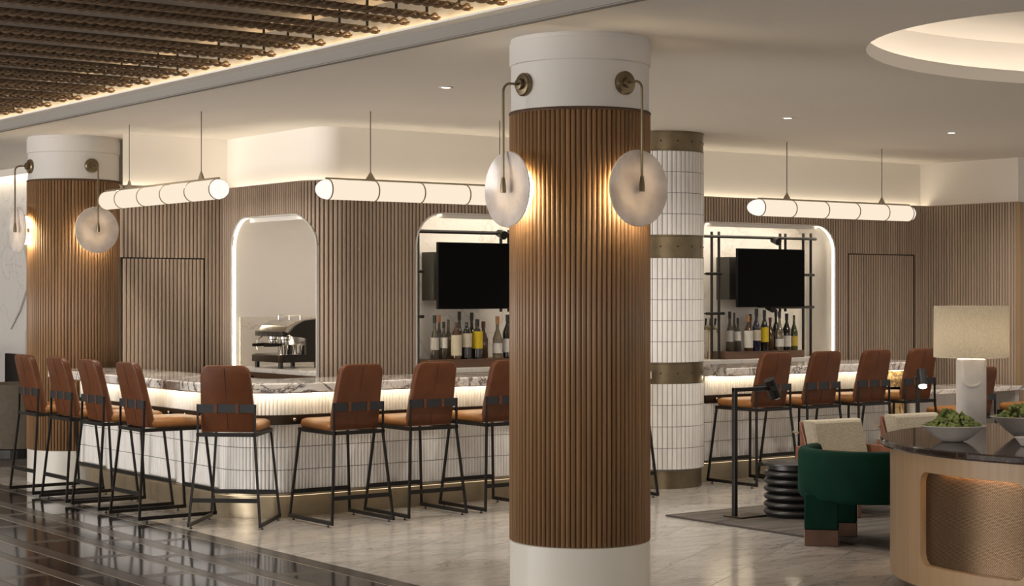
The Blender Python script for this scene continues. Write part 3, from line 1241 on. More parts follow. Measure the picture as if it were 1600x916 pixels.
def rack(verts, hors, shorts, spots_, label):
    t = thing('bar_rack', label, 'rack')
    for x, z0, z1 in verts:
        MB().tube([(x, 13.20, z0), (x, 13.20, z1)], .0145, 8).build('upright', M['black'], t, smooth=True)
    for x0, x1, z, r in hors:
        MB().tube([(x0, 13.185, z), (x1, 13.185, z)], r, 8).build('top_rail', M['black'], t, smooth=True)
    for x0, x1, z in shorts:
        MB().tube([(x0, 13.185, z), (x1, 13.185, z)], .0145, 8).build('cross_peg', M['black'], t, smooth=True)
        MB().tube([(x0 + .04, 13.185, z), (x0 + .04, 13.49, z)], .007, 6).build('wall_pin', M['black'], t, smooth=True)
    for x, z in spots_:
        MB().tube([(x, 13.12, z - .015), (x, 13.21, z + .01)], [.042, .034], 14).build('spot_head', M['black'], t, smooth=True)
    return t


rack([(8.715, 1.08, 2.34), (9.64, 1.58, 2.345), (9.73, 1.58, 2.345)], [(8.70, 9.80, 2.312, .017)], [(8.655, 8.765, 1.95), (8.655, 8.765, 1.543)], [(9.62, 2.305)],
     'black rod rack framing the left television')
rack([(12.31, 1.08, 2.385), (12.41, 1.08, 2.387), (13.29, 1.56, 2.385), (13.37, 1.56, 2.385), (13.638, 1.08, 2.393), (13.752, 1.08, 2.395)],
     [(12.10, 13.815, 2.335, .015)], [(12.22, 12.43, 1.953), (13.56, 13.785, 1.949), (12.22, 12.47, 1.546), (13.2, 13.78, 1.605)], [(13.19, 2.31), (13.11, 1.605)],
     'black rod rack framing the right television')

# bottles
BG = {'clear': (.13, .11, .09), 'dark': (.022, .018, .014), 'amber': (.085, .04, .018), 'pale': (.27, .23, .15), 'green': (.10, .11, .05), 'blue': (.02, .022, .05)}
BM = {k: pm('glass_' + k, v, v, rough=.06, trans=.55 if k in ('clear', 'pale', 'green') else .2, spec=.6) for k, v in BG.items()}
LM = {k: pm('label_' + k, v, tuple(x * .85 for x in v), rough=.7, scale=(40, 40, 40)) for k, v in
      {'white': (.70, .67, .62), 'cream': (.62, .55, .42), 'yellow': (.72, .52, .02), 'grey': (.42, .40, .37), 'ochre': (.55, .40, .08)}.items()}
CM = {k: pm('cap_' + k, v, rough=.45) for k, v in {'black': (.012, .011, .012), 'red': (.10, .02, .015), 'orange': (.40, .16, .05)}.items()}


def bottle(x, y, h, w, glass, lab_c, cap, label, sh=.58, lz=(.16, .40), grp=None, zb=RZ):
    t = thing('bottle', label, 'bottle', (x, y, zb), group=grp)
    r = w / 2
    prof = [(r * .85, 0), (r, .01), (r, h * sh * .93), (r * .92, h * sh), (r * .55, h * (sh + .12)), (r * .33, h * (sh + .2)), (r * .30, h * .985), (r * .33, h)]
    MB().lathe(prof, 16).build('glass_body', BM[glass], t, smooth=True)
    if cap:
        MB().lathe([(r * .40, h * .83), (r * .42, h * 1.0), (r * .36, h * 1.008)], 12).build('cap', CM[cap], t, smooth=True)
    if lab_c:
        z0, z1 = h * lz[0], h * lz[1]
        MB().lathe([(r + .0015, z0), (r + .0015, z1)], 16, caps=False).build('paper_label', LM[lab_c], t, smooth=True)
    return t


gA, gB = 'bottles on the left riser', 'bottles on the right riser'
LA = [  # x, y, height, width, glass, label colour, cap, description
    (8.93, 13.25, .40, .080, 'clear', 'grey', 'black', 'tall bottle with grey printed label, leftmost on the left riser', .5, (.22, .50)),
    (9.03, 13.25, .34, .066, 'clear', 'white', 'black', 'short clear bottle with a narrow white label, second on the left riser', .55, (.30, .58)),
    (9.135, 13.20, .335, .098, 'amber', 'cream', None, 'broad brown bottle with a tall cream label, third on the left riser', .66, (.10, .66)),
    (9.25, 13.20, .335, .098, 'dark', 'cream', None, 'broad dark bottle with a square cream label, fourth on the left riser', .66, (.32, .70)),
    (9.37, 13.20, .36, .098, 'dark', 'yellow', 'black', 'bottle with a bright yellow label on the left riser', .62, (.26, .70)),
    (9.475, 13.25, .34, .088, 'amber', None, 'red', 'plain brown bottle right of the left yellow label', .55, None),
    (9.60, 13.20, .385, .092, 'pale', 'white', 'orange', 'pale glass bottle with low white label on the left riser', .5, (.12, .36)),
    (9.72, 13.20, .40, .10, 'dark', 'white', 'black', 'dark bottle with white label beside the front column edge', .62, (.13, .45)),
    (9.28, 13.36, .43, .085, 'dark', None, 'black', 'tall dark bottle behind the square cream label, left riser', .5, None),
    (9.42, 13.36, .42, .085, 'dark', None, 'black', 'tall dark bottle behind the yellow label, left riser', .5, None),
    (9.06, 13.37, .40, .075, 'clear', None, 'orange', 'clear bottle with orange cap at the rear of the left riser', .5, None),
    (9.17, 13.38, .36, .08, 'pale', None, None, 'pale bottle at the rear behind the tall cream label, left riser', .5, None),
]
for x, y, h, w, gl, lc, cp, lab, sh, lz in LA:
    bottle(x, y, h, w, gl, lc, cp, lab, sh, lz or (.1, .2), gA)
LB = [
    (12.60, 13.24, .41, .080, 'clear', 'grey', 'black', 'tall bottle with grey printed label, leftmost on the right riser', .5, (.25, .53)),
    (12.715, 13.24, .345, .068, 'clear', 'white', 'black', 'short clear bottle with narrow white label, second on the right riser', .55, (.32, .60)),
    (12.83, 13.20, .37, .092, 'amber', 'white', 'orange', 'brown bottle with tall white label, third on the right riser', .6, (.10, .58)),
    (12.945, 13.20, .44, .092, 'blue', 'cream', 'black', 'dark blue bottle with square cream label on the right riser', .55, (.25, .50)),
    (13.06, 13.20, .425, .090, 'dark', 'yellow', 'black', 'bottle with a bright yellow label on the right riser', .58, (.22, .58)),
    (13.165, 13.22, .345, .080, 'amber', None, 'red', 'plain brown bottle right of the right yellow label', .55, None),
    (13.262, 13.18, .41, .088, 'pale', 'white', 'black', 'pale glass bottle with low white label on the right riser', .5, (.10, .30)),
    (13.39, 13.20, .385, .090, 'dark', 'white', 'black', 'dark bottle with white label, second from the right riser end', .58, (.10, .40)),
    (13.50, 13.20, .37, .086, 'green', 'ochre', None, 'green bottle with ochre label at the right riser end', .55, (.12, .40)),
    (13.40, 13.37, .43, .085, 'dark', None, 'black', 'tall dark bottle behind the second from right, right riser', .5, None),
    (12.79, 13.37, .40, .075, 'clear', None, None, 'clear bottle at the rear behind the short clear one, right riser', .5, None),
    (13.02, 13.37, .38, .08, 'dark', None, 'black', 'dark bottle at the rear behind the yellow label, right riser', .5, None),
]
for x, y, h, w, gl, lc, cp, lab, sh, lz in LB:
    bottle(x, y, h, w, gl, lc, cp, lab, sh, lz or (.1, .2), gB)

# beer tap tower beside the tiled column
t = thing('tap_tower', 'brass tap tower with black handles right of the tiled column', 'tap', (12.32, 13.32, 1.075))
for dx in (-.075, .075):
    MB().tube([(dx, 0, 0), (dx, 0, .31)], .016, 10).build('post', M['brass'], t, smooth=True)
MB().tube([(-.12, -.02, .325), (.12, -.02, .325)], .024, 12).build('crossbar', M['brass'], t, smooth=True)
for dx in (-.10, -.033, .033, .10):
    MB().tube([(dx, -.05, .35), (dx, -.06, .42)], [.009, .013], 8).build('handle', M['black'], t, smooth=True)
    MB().tube([(dx, -.04, .32), (dx, -.08, .31), (dx, -.085, .27)], .007, 6).build('spout', M['brass'], t, smooth=True)

# ------------------------------------------------------------------ espresso machine (front faces -X)
t = thing('espresso_machine', 'black and chrome espresso machine in the lit alcove', 'coffee machine', (7.72, 14.10, 1.0755), -pi / 2)
# local: +x = world -Y (right side near the camera), -y = world -X (front)
Wd, H = .265, .455
side = [(-.02, .055), (.05, .055), (.40, .055), (.40, .40), (.33, .445), (.20, .43), (.10, .385), (.03, .315), (.06, .29), (.21, .27), (.21, .125), (-.02, .125)]
for sx, nm in ((-1, 'side_panel'), (1, 'side_panel')):
    m = MB()
    x0, x1 = sx * Wd, sx * (Wd - .02)
    n = len(side)
    m.add([(x0, a, b) for a, b in side] + [(x1, a, b) for a, b in side],
          [tuple(range(n)), tuple(range(2 * n - 1, n - 1, -1))] + [(i, (i + 1) % n, n + (i + 1) % n, n + i) for i in range(n)])
    m.build(nm, M['black'], t)
bx(-Wd + .02, Wd - .02, .22, .39, .06, .42).build('body', M['black'], t)
hood = [(.0, .335), (.03, .385), (.12, .425), (.22, .445), (.33, .452), (.33, .40), (.0, .31)]
m = MB()
n = len(hood)
m.add([(-Wd + .02, a, b) for a, b in hood] + [(Wd - .02, a, b) for a, b in hood],
      [tuple(range(n)), tuple(range(2 * n - 1, n - 1, -1))] + [(i, (i + 1) % n, n + (i + 1) % n, n + i) for i in range(n)])
m.build('chrome_hood', M['chrome'], t, smooth=True)
bx(-Wd - .005, Wd - .02, -.03, .03, .285, .335).build('control_panel', M['black'], t, bevel=.008)
for k in range(6):
    MB().disc_y([(.008, 0), (.008, .004)], (-.20 + k * .08, -.03, .312), 10).build('button', M['chrome'], t)
bx(-Wd + .01, Wd - .01, -.07, .22, .055, .118).build('drip_tray', M['dbronze'], t, bevel=.006)
bx(-Wd + .03, Wd - .03, -.055, .20, .118, .124).build('tray_grate', M['chrome'], t)
bx(-Wd + .02, Wd - .02, .205, .22, .12, .30).build('splash_panel', M['chrome'], t)
for gx in (-.12, .10):
    MB().lathe([(.036, .205), (.04, .215), (.04, .25), (.05, .26), (.05, .29)], 18, (gx, .08, 0)).build('group_head', M['chrome'], t, smooth=True)
    MB().tube([(gx, .05, .212), (gx, -.02, .210), (gx, -.13, .208)], [.011, .016, .014], 10).build('portafilter_handle', M['black'], t, smooth=True)
for px_, py_ in ((-.10, .10), (.16, .10)):
    MB().lathe([(.04, .124), (.042, .13), (.036, .20), (.038, .204), (.034, .204), (.034, .13)], 16, (px_ + .02, py_ + .06, 0), caps=False).build('steel_pitcher', M['chrome'], t, smooth=True)
MB().tube([(-.22, .03, .29), (-.23, -.02, .25), (-.225, -.03, .16)], .006, 6).build('steam_wand', M['chrome'], t, smooth=True)
for fx in (-.22, .22):
    for fy in (-.03, .34):
        MB().lathe([(.022, 0), (.022, .056)], 10, (fx, fy, 0)).build('foot', M['black'], t)
MB().tube([(-Wd + .04, .18, .475), (Wd - .04, .18, .475)], .004, 6).build('cup_rail', M['chrome'], t)
for px_ in (-.2, 0, .2):
    MB().tube([(px_, .18, .43), (px_, .18, .475)], .004, 6).build('rail_post', M['chrome'], t)


# ------------------------------------------------------------------ pendants
def pendant(loc, rz, L, ringpos, cables, label):
    t = thing('tube_pendant', label, 'pendant lamp', loc, rz, group='glass tube pendants')
    r = .079
    ax = (1, 0, 0)
    edges = [0.055] + ringpos[1:-1] + [L - .055] if False else ringpos
    for a, b in zip(ringpos, ringpos[1:]):
        MB().disc_y([(r, a + .004), (r, b - .004)], (0, 0, 0), 28, ax).build('glass_tube', M['pend'], t, smooth=True)
    for a, s in ((ringpos[0], -1), (ringpos[-1], 1)):
        q = [(r, a)] + [(r * cos(k * pi / 12), a + s * abs(a - (0 if s < 0 else L)) * sin(k * pi / 12)) for k in range(1, 6)] + [(.004, a + s * abs(a - (0 if s < 0 else L)))]
        MB().disc_y(q if s > 0 else q[::-1], (0, 0, 0), 28, ax).build('end_cap', M['pendcap'], t, smooth=True)
    for a in ringpos:
        rg = [(r - .002, a - .005), (r + .005, a - .005), (r + .005, a + .005), (r - .002, a + .005), (r - .002, a - .005)]
        MB().add([], []).disc_y(rg, (0, 0, 0), 28, ax).build('ring', M['brass'], t, smooth=True)
    bx(ringpos[0] - .02, ringpos[-1] + .02, -.007, .007, r + .003, r + .016).build('top_rail', M['brass'], t)
    for c in cables:
        m = MB()
        m.add([(c - .045, -.008, r + .012), (c + .045, -.008, r + .012), (c, -.008, r + .075), (c - .045, .008, r + .012), (c + .045, .008, r + .012), (c, .008, r + .075)],
              [(0, 1, 2), (5, 4, 3), (0, 3, 4, 1), (1, 4, 5, 2), (2, 5, 3, 0)])
        m.build('hanger', M['brass'], t)
        MB().tube([(c, 0, r + .06), (c, 0, CEIL - loc[2])], .0035, 6).build('cable', M['dbronze'], t)
    return t


pendant((6.935, 11.95, 2.57), 0, 2.34, [.105, .535, .975, 1.425, 1.86, 2.26], [.50, 1.78], 'glowing glass tube pendant partly behind the front column')
pendant((11.645, 11.98, 2.567), 0, 2.33, [.145, .567, 1.015, 1.455, 1.886, 2.25], [.51, 1.856], 'glowing glass tube pendant at the right, before the corner')
pendant((6.35, 12.36, 2.572), pi / 2, 2.33, [.11, .55, 1.007, 1.454, 1.91, 2.25], [.403, 1.777], 'glowing glass tube pendant at the left, beside the far column')


# ------------------------------------------------------------------ stools
def make_stool(label, loc, rz, drop=0.0, name='bar_stool', cat='stool', grp='leather bar stools'):
    """faces local +y; drop lowers the seat for the dining version"""
    t = thing(name, label, cat, loc, rz, group=grp)
    zf = .70 - drop
    k = zf / .70
    fw, fd = .215, .26
    gw, gd0, gd1 = .215 + .055 * k, -.32, .32
    bl = M['black']
    fr = MB()
    for s in (-1, 1):
        fr.box(s * fw - .011, s * fw + .011, -fd - .011, fd + .011, zf - .014, zf + .014)
        fr.box(-fw, fw, s * fd - .011, s * fd + .011, zf - .014, zf + .014)
    fr.build('seat_frame', bl, t)
    for sx in (-1, 1):
        for sy in (-1, 1):
            MB().bar((sx * fw, sy * fd, zf - .01), (sx * gw, gd1 * sy, .03), .017, .017).build('leg', bl, t)
        bx(sx * gw - .009, sx * gw + .009, gd0 - .01, gd1 + .01, .018, .046).build('sled_bar', bl, t)
        for gy in (gd0 + .06, gd1 - .06):
            MB().lathe([(.012, 0), (.012, .006), (.005, .008), (.005, .02)], 8, (sx * gw, gy, 0)).build('glide', bl, t)

    def atz(z, s):
        f = (zf - z) / (zf - .03)
        return fw + (gw - fw) * f, fd * s + (gd1 * s - fd * s) * f
    if drop < .1:
        for s in (-1, 1):
            x_, y_ = atz(.215, s)
            bx(-x_, x_, y_ - .006, y_ + .006, .20, .232).build('footrest' if s > 0 else 'back_stretcher', bl, t)
    # seat cushion
    m = MB()
    rings = []
    for z, ins in ((.014, .016), (.022, .004), (.05, .0), (.076, .006), (.088, .03), (.092, .09)):
        hx, y0, y1 = fw + .004 - ins, -.20 + ins, fd + .015 - ins
        rr = .05
        ring = []
        for cx_, cy_, a0 in ((hx - rr, y1 - rr, 0), (-hx + rr, y1 - rr, pi / 2), (-hx + rr, y0 + rr, pi), (hx - rr, y0 + rr, 1.5 * pi)):
            for q in range(5):
                a = a0 + q * pi / 8
                ring.append((cx_ + rr * cos(a), cy_ + rr * sin(a), zf + z))
        rings.append(ring)
    m.loft(rings)
    m.build('seat_cushion', M['tan'], t, smooth=True, angle=60)
    # back rest: rounded slab leaning backwards
    hb = .50 - drop * .10
    y0, lean = -.215, .105

    def bp(x, h, d):     # h up the back, d depth (0 = rear face)
        return (x, y0 - .012 - lean * (h / .5) ** 1.15 + d, zf + .018 + h)
    outl = []
    w0, w1, rr = .205, .186, .065
    outl.append((-w0, 0.0))
    outl.append((-(w0 - .004), hb * .3))
    outl.append((-(w0 + w1) / 2, hb * .6))
    for q in range(6):
        a = pi - q * pi / 10
        outl.append((-w1 + rr + rr * cos(a), hb - rr + rr * sin(a)))
    outl += [(-x, h) for x, h in reversed(outl)]
    m = MB()
    n = len(outl)

    def ring(ins, d):
        out = []
        for x, h in outl:
            sx_ = 1 - ins / w0
            hh = ins + h * (1 - 2 * ins / hb)
            out.append(bp(x * sx_, hh, d + .012 * (1 - h / hb)))
        return out
    m.loft([ring(.016, 0), ring(.004, .006), ring(0, .018), ring(0, .048), ring(.004, .060), ring(.016, .066)])
    b = m.build('backrest', M['leather'], t, smooth=True, angle=50)
    MB().tube([bp(0, h, -.001 + .012 * (1 - h / hb)) for h in [.02, .1, .2, .3, .4, hb - .02]], .0028, 5).build('back_seam', M['seam'], b)
    # posts and band round the back
    zb0 = zf + .165
    hpos = .147 + .03
    yb = bp(0, hpos, 0)[1] + .008
    for s in (-1, 1):
        MB().bar((s * (fw + .001), -fd, zf), (s * .219, yb - .004, zb0 + .062), .013, .016).build('back_post', bl, t)
    m = MB()
    pts = [(-.225, yb + .02), (-.222, yb - .006), (.222, yb - .006), (.225, yb + .02)]
    bnd = bx(-.225, .225, yb - .012, yb - .004, zb0, zb0 + .062).build('back_band', M['strapblack'], t)
    for sx in (-.082, .082):
        bx(sx - .013, sx + .013, yb - .016, yb - .002, zb0 - .004, zb0 + .066).build('strap_loop', M['leather'], bnd)
    return t


make_stool('brown leather bar stool at the far left end, first of the left row', (5.985, 14.855, 0), -pi / 2)
make_stool('brown leather bar stool in the left row, second from the far left', (5.985, 14.12, 0), -pi / 2)
make_stool('brown leather bar stool in the left row, third from the far left', (5.985, 13.46, 0), -pi / 2)
make_stool('brown leather bar stool showing its tan seat, last of the left row before the corner', (5.985, 12.70, 0), -pi / 2)
make_stool('brown leather bar stool facing the rounded corner of the bar', (6.215, 11.925, 0), radians(-42))
make_stool('brown leather bar stool first along the front, right of the corner stool', (6.97, 11.63, 0), 0)
make_stool('brown leather bar stool second along the front, right of the corner stool', (7.66, 11.64, 0), 0)
make_stool('brown leather bar stool half hidden by the left edge of the front column', (8.385, 11.64, 0), 0)
make_stool('brown leather bar stool almost hidden between the front column and the tiled column', (9.655, 11.635, 0), 0)
make_stool('brown leather bar stool first right of the tiled column, behind the reading lamp arm', (11.37, 11.635, 0), 0)
make_stool('brown leather bar stool second right of the tiled column', (12.02, 11.635, 0), 0)
make_stool('brown leather bar stool third right of the tiled column', (12.71, 11.635, 0), 0)
make_stool('brown leather bar stool fourth right of the tiled column, left of the lampshade', (13.37, 11.635, 0), 0)
dg = 'low leather chairs at the low counter'
make_stool('low tan leather chair at the low counter, behind the white table lamp', (14.0, 11.40, 0), 0, .17, 'dining_chair', 'chair', dg)
make_stool('low tan leather chair at the right edge behind the moss bowl', (15.12, 11.38, 0), 0, .17, 'dining_chair', 'chair', dg)

# ------------------------------------------------------------------ rug, side table, lamps, lounge chairs
t = thing('area_rug', 'grey woven rug under the lounge chairs', 'rug')
bx(9.17, 13.4, 7.72, 10.33, .0005, .012).build('pile', M['rug'], t)
m = MB()
for a in ((9.155, 9.17, 7.705, 10.345), (13.4, 13.415, 7.705, 10.345)):
    m.box(*a, .0005, .013)
for a in ((9.17, 13.4, 7.705, 7.72), (9.17, 13.4, 10.33, 10.345)):
    m.box(*a, .0005, .013)
m.build('binding', M['rugedge'], t)

t = thing('side_table', 'black ribbed drum side table beside the green chair', 'side table', (9.93, 9.71, .013))
prof = [(.17, 0), (.215, .004)]
z = .01
for k in range(6):
    for q in range(7):
        a = -pi / 2 + pi * q / 6
        prof.append((.206 + .030 * cos(a), z + .026 + .023 * sin(a)))
    z += .056
    prof.append((.172, z + .002))
    z += .004
prof += [(.18, z)]
MB().lathe(prof, 48).build('ribbed_drum', M['charcoal'], t, smooth=True, angle=60)
MB().lathe([(.20, z - .002), (.20, z + .03)], 40).build('neck', M['charcoal'], t, smooth=True)
MB().lathe([(.225, z + .03), (.238, z + .034), (.238, z + .046), (.23, z + .05)], 48).build('table_top', M['charcoal'], t, smooth=True)


def reading_lamp(loc, rz, arm, zt_, lit, label):
    t = thing('reading_lamp', label, 'floor lamp', loc, rz, group='black reading lamps')
    bx(-.03, .25, -.10, .10, 0, .012).build('base', M['dbronze'], t, bevel=.003)
    bx(-.017, .017, -.017, .017, .012, zt_).build('post', M['black'], t, bevel=.003)
    bx(-.017, arm, -.015, .015, zt_ - .03, zt_).build('arm', M['black'], t, bevel=.003)
    hx = arm + .015
    hd = MB()
    hd.tube([(hx + .045, 0, zt_ - .085), (hx - .03, 0, zt_ + .055)], [.048, .043], 18)
    h = hd.build('lamp_head', M['black'], t, smooth=True)
    MB().tube([(hx - .02, -.055, zt_ - .015), (hx - .02, .055, zt_ - .015)], .019, 10).build('swivel', M['black'], t, smooth=True)
    MB().lathe([(.034, 0), (.034, -.012), (.02, -.02), (.004, -.023)], 16, (hx + .046, 0, zt_ - .085)).build('bulb', M['spotbulb'] if lit else M['chrome'], t, smooth=True)
    return t


reading_lamp((9.475, 9.90, .013), 0, .385, 1.005, False, 'black square arm floor lamp in front of the bar, unlit side view')
reading_lamp((12.52, 10.68, .0), radians(-128), .16, 1.0, True, 'black floor lamp with a bright bulb, left of the lampshade')

# green barrel chair
CG = Vector((9.376, 8.466, 0))
t = thing('barrel_chair', 'dark green velvet barrel chair on bronze tipped legs', 'armchair', tuple(CG))
open_dir = radians(53.5 - 20)      # opening faces away to the right
R_o, R_i = .475, .385
m = MB()
rings = []
A0, A1 = open_dir + radians(62), open_dir + radians(360 - 62)
nA = 44
for k in range(nA + 1):
    a = A0 + (A1 - A0) * k / nA
    c_, s_ = cos(a), sin(a)
    z0, z1 = .32, .67
    pr = [(R_o - .02, z0), (R_o, z0 + .03), (R_o, z1 - .04), (R_o - .015, z1 - .01), ((R_o + R_i) / 2, z1), (R_i + .015, z1 - .01), (R_i, z1 - .04), (R_i, z0 + .02), (R_i + .02, z0)]
    rings.append([(r * c_, r * s_, z) for r, z in pr])
m.loft(rings)
m.build('shell', M['velvet'], t, smooth=True, angle=50)
MB().lathe([(.38, .30), (.40, .33), (.40, .42), (.37, .45), (.2, .465)], 40).build('seat', M['velvet'], t, smooth=True)


def chair_leg(lx, ly, ang, w=.235, d=.15, z0=.0):
    u = Vector((-sin(ang), cos(ang)))
    n_ = Vector((cos(ang), sin(ang)))
    q = []
    for i, j in ((-1, -1), (1, -1), (1, 1), (-1, 1)):
        p = Vector((lx, ly)) + u * (i * w / 2) + n_ * (j * d / 2)
        q.append((p.x, p.y))
    MB().prism(q, .115, .36).build('leg', M['velvet'], t, bevel=.012)
    MB().prism(q, z0, .115).build('leg_tip', M['footbronze'], t, bevel=.004)


chair_leg(-.384, .061, radians(222), .235, .15)
chair_leg(.01, .25, radians(222), .235, .15, .0125)
chair_leg(.27, -.32, radians(222), .235, .15, .0125)


def lounge(loc, rz, label):
    """low chair facing local +y: boucle cushions between rosewood slabs"""
    t = thing('lounge_chair', label, 'armchair', loc, rz, group='cream lounge chairs')
    # back cushion leaning
    m = MB()
    rings = []
    for d, ins in ((0, .02), (.015, .004), (.05, 0), (.10, 0), (.125, .006), (.135, .025)):
        ring = []
        for x, h in ((-.27 + ins, 0 + ins), (.27 - ins, 0 + ins), (.27 - ins, .40 - ins), (-.27 + ins, .40 - ins)):
            ring.append((x, -.30 - h * .30 + d, .31 + h))
        rings.append(ring)
    m.loft(rings)
    m.build('back_cushion', M['boucle'], t, bevel=.02, seg=3)
    MB().box(-.28, .28, -.30, .32, .25, .40).build('seat_cushion', M['boucle'], t, bevel=.04, seg=3)
    # rosewood back panel and side slabs
    m = MB()
    q0 = [(-.335, .26), (-.335, .385), (-.455, .69), (-.47, .69), (-.44, .26)]
    n = len(q0)
    m.add([(-.29, a, b) for a, b in q0] + [(.25, a, b) for a, b in q0],
          [tuple(range(n - 1, -1, -1)), tuple(range(n, 2 * n))] + [(i, (i + 1) % n, n + (i + 1) % n, n + i) for i in range(n)])
    m.build('back_panel', M['redwood'], t, bevel=.006)
    for s in (-1, 1):
        m = MB()
        q = [(-.42, 0.0), (-.34, 0), (-.30, .42), (.26, .42), (.26, 0), (.34, 0), (.34, .50), (-.40, .50)]
        n = len(q)
        xs = (s * .305, s * .345)
        m.add([(xs[0], a, b) for a, b in q] + [(xs[1], a, b) for a, b in q],
              [tuple(range(n - 1, -1, -1)), tuple(range(n, 2 * n))] + [(i, (i + 1) % n, n + (i + 1) % n, n + i) for i in range(n)])
        m.build('side_frame', M['redwood'], t, bevel=.006)
        MB().tube([(s * .26, -.455, .60), (s * .26, -.53, .605)], .009, 8).build('brass_pin', M['brass'], t)
    return t


lounge((10.60, 9.62, .013), pi - .10, 'cream boucle lounge chair with rosewood panel behind the green chair')
lounge((11.66, 9.70, .013), pi - .10, 'cream boucle lounge chair with rosewood panel, partly behind the round desk')

# taupe armchair at the far left
t = thing('tub_armchair', 'taupe upholstered rounded armchair at the far left behind the stools', 'armchair', (6.93, 18.25, 0), radians(100))
m = MB()
rings = []
for k in range(27):
    a = radians(-35) + radians(250) * k / 26
    pr = [(.36, .10), (.43, .12), (.45, .45), (.42, .74), (.37, .79), (.31, .74), (.29, .42), (.30, .12)]
    rings.append([(r * cos(a), r * sin(a), z) for r, z in pr])
m.loft(rings)
m.build('shell', M['taupe'], t, smooth=True, angle=60)
MB().lathe([(.28, .14), (.31, .18), (.31, .40), (.27, .45), (.1, .46)], 32).build('seat', M['taupe'], t, smooth=True)
MB().lathe([(.36, .012), (.36, .12)], 32).build('plinth', M['black'], t)
o = bx(6.0, 7.55, 17.3, 21.5, .0005, .012).build('small_rug', M['rug'])
tag(o, 'brown grey rug under the taupe armchair at the far left', 'rug')

# ------------------------------------------------------------------ round desk
CD = (9.11, 6.20)
RD = 1.36
desk = thing('round_desk', 'large round blond oak desk with dark polished stone top', 'desk', (*CD, 0))
MB().lathe([(RD - .10, 0), (RD - .10, .085)], 96).build('toe_kick', M['toekick'], desk, smooth=True)
MB().lathe([(RD + .0, .832), (RD + .052, .838), (RD + .06, .848), (RD + .06, .872), (RD + .052, .880), (.02, .880)], 120).build('stone_top', M['stone_top'], desk, smooth=True, angle=30)


def Pd(s):
    a = s / RD
    return (RD * cos(a), RD * sin(a), cos(a), sin(a))


ops = [Opening(RD * radians(a0), RD * radians(a1), .205, .735, .07) for a0, a1 in ((160, 193), (220, 253), (100, 133))]


def lo_(op, q):
    return op.z0 + op.z1 - op.hi(q)


class _O:
    pass


m = MB()
N = 480
cuts = sorted(set([2 * pi * RD * k / N for k in range(N + 1)] + [v for op in ops for v in (op.s0, op.s1)]))
for a, b in zip(cuts, cuts[1:]):
    if b - a < 1e-6:
        continue
    mid = (a + b) / 2
    op = next((q for q in ops if q.s0 < mid < q.s1), None)
    A, B = off(Pd, a, 0), off(Pd, b, 0)
    if op is None:
        m.add([(*A, .075), (*B, .075), (*B, .835), (*A, .835)], [(0, 1, 2, 3)])
    else:
        m.add([(*A, .075), (*B, .075), (*B, lo_(op, b)), (*A, lo_(op, a))], [(0, 1, 2, 3)])
        m.add([(*A, op.hi(a)), (*B, op.hi(b)), (*B, .835), (*A, .835)], [(0, 1, 2, 3)])
m.add([((RD - .11) * cos(2 * pi * k / 96), (RD - .11) * sin(2 * pi * k / 96), .075) for k in range(96)] + [(RD * cos(2 * pi * k / 96), RD * sin(2 * pi * k / 96), .075) for k in range(96)],
      [(k, (k + 1) % 96, 96 + (k + 1) % 96, 96 + k) for k in range(96)])
m.build('oak_shell', M['oak'], desk, smooth=True, angle=30)
for op in ops:
    s_list = [op.s0 + (op.s1 - op.s0) * k / 40 for k in range(41)]
    corner_s = [op.s0 + op.r * (1 - cos(pi / 2 * k / 8)) for k in range(9)]
    s_list = sorted(set(s_list + corner_s + [op.s1 - (c - op.s0) for c in corner_s]))
    outline = [(s, op.hi(s)) for s in s_list] + [(s, lo_(op, s)) for s in reversed(s_list)]
    fr = [(*off(Pd, s, 0), z) for s, z in outline]
    bk = [(*off(Pd, s, -.010 if z > op.z1 - .002 else -.042), z) for s, z in outline]
    n = len(fr)
    m = MB()
    m.add(fr + bk, [(i, (i + 1) % n, n + (i + 1) % n, n + i) for i in range(n)])
    m.build('niche_frame', M['oak'], desk)
    m = MB()
    uv = []
    for a, b in zip(s_list, s_list[1:]):
        A, B = off(Pd, a, -.040), off(Pd, b, -.040)
        m.add([(*A, op.z0 - .02), (*B, op.z0 - .02), (*B, op.z1 + .05), (*A, op.z1 + .05)], [(0, 1, 2, 3)])
        uv += [(a, op.z0 - .02), (b, op.z0 - .02), (b, op.z1 + .05), (a, op.z1 + .05)]
    o = m.build('mesh_panel', M['mesh'], desk, smooth=False)
    lay = o.data.uv_layers.new(name='UVMap')
    for i, l in enumerate(uv):
        lay.data[i].uv = l
    a, b = op.s0 + .16, op.s1 - .05
    m = MB()
    rings = []
    for k in range(21):
        s = a + (b - a) * k / 20
        rings.append([(*off(Pd, s, o_), z) for o_, z in ((-.014, op.z1 + .025), (-.026, op.z1 + .025), (-.026, op.z1 + .015), (-.014, op.z1 + .015))])
    m.loft(rings)
    m.build('niche_light', M['desk_led'], desk)

# table lamp
DZ = .8805
t = thing('table_lamp', 'white plaster table lamp with a wide linen drum shade on the round desk', 'table lamp', (9.185, 7.39, DZ), radians(-36.5))


def sq_ring(hw, z, e=4.0, n=40):
    out = []
    for k in range(n):
        a = 2 * pi * k / n
        c_, s_ = cos(a), sin(a)
        out.append((hw * math.copysign(abs(c_) ** (2 / e), c_), hw * math.copysign(abs(s_) ** (2 / e), s_), z))
    return out


m = MB()
m.loft([sq_ring(.084, 0), sq_ring(.088, .006), sq_ring(.0885, .43), sq_ring(.086, .44), sq_ring(.079, .446)])
m.build('base', M['plaster'], t, smooth=True, angle=50)
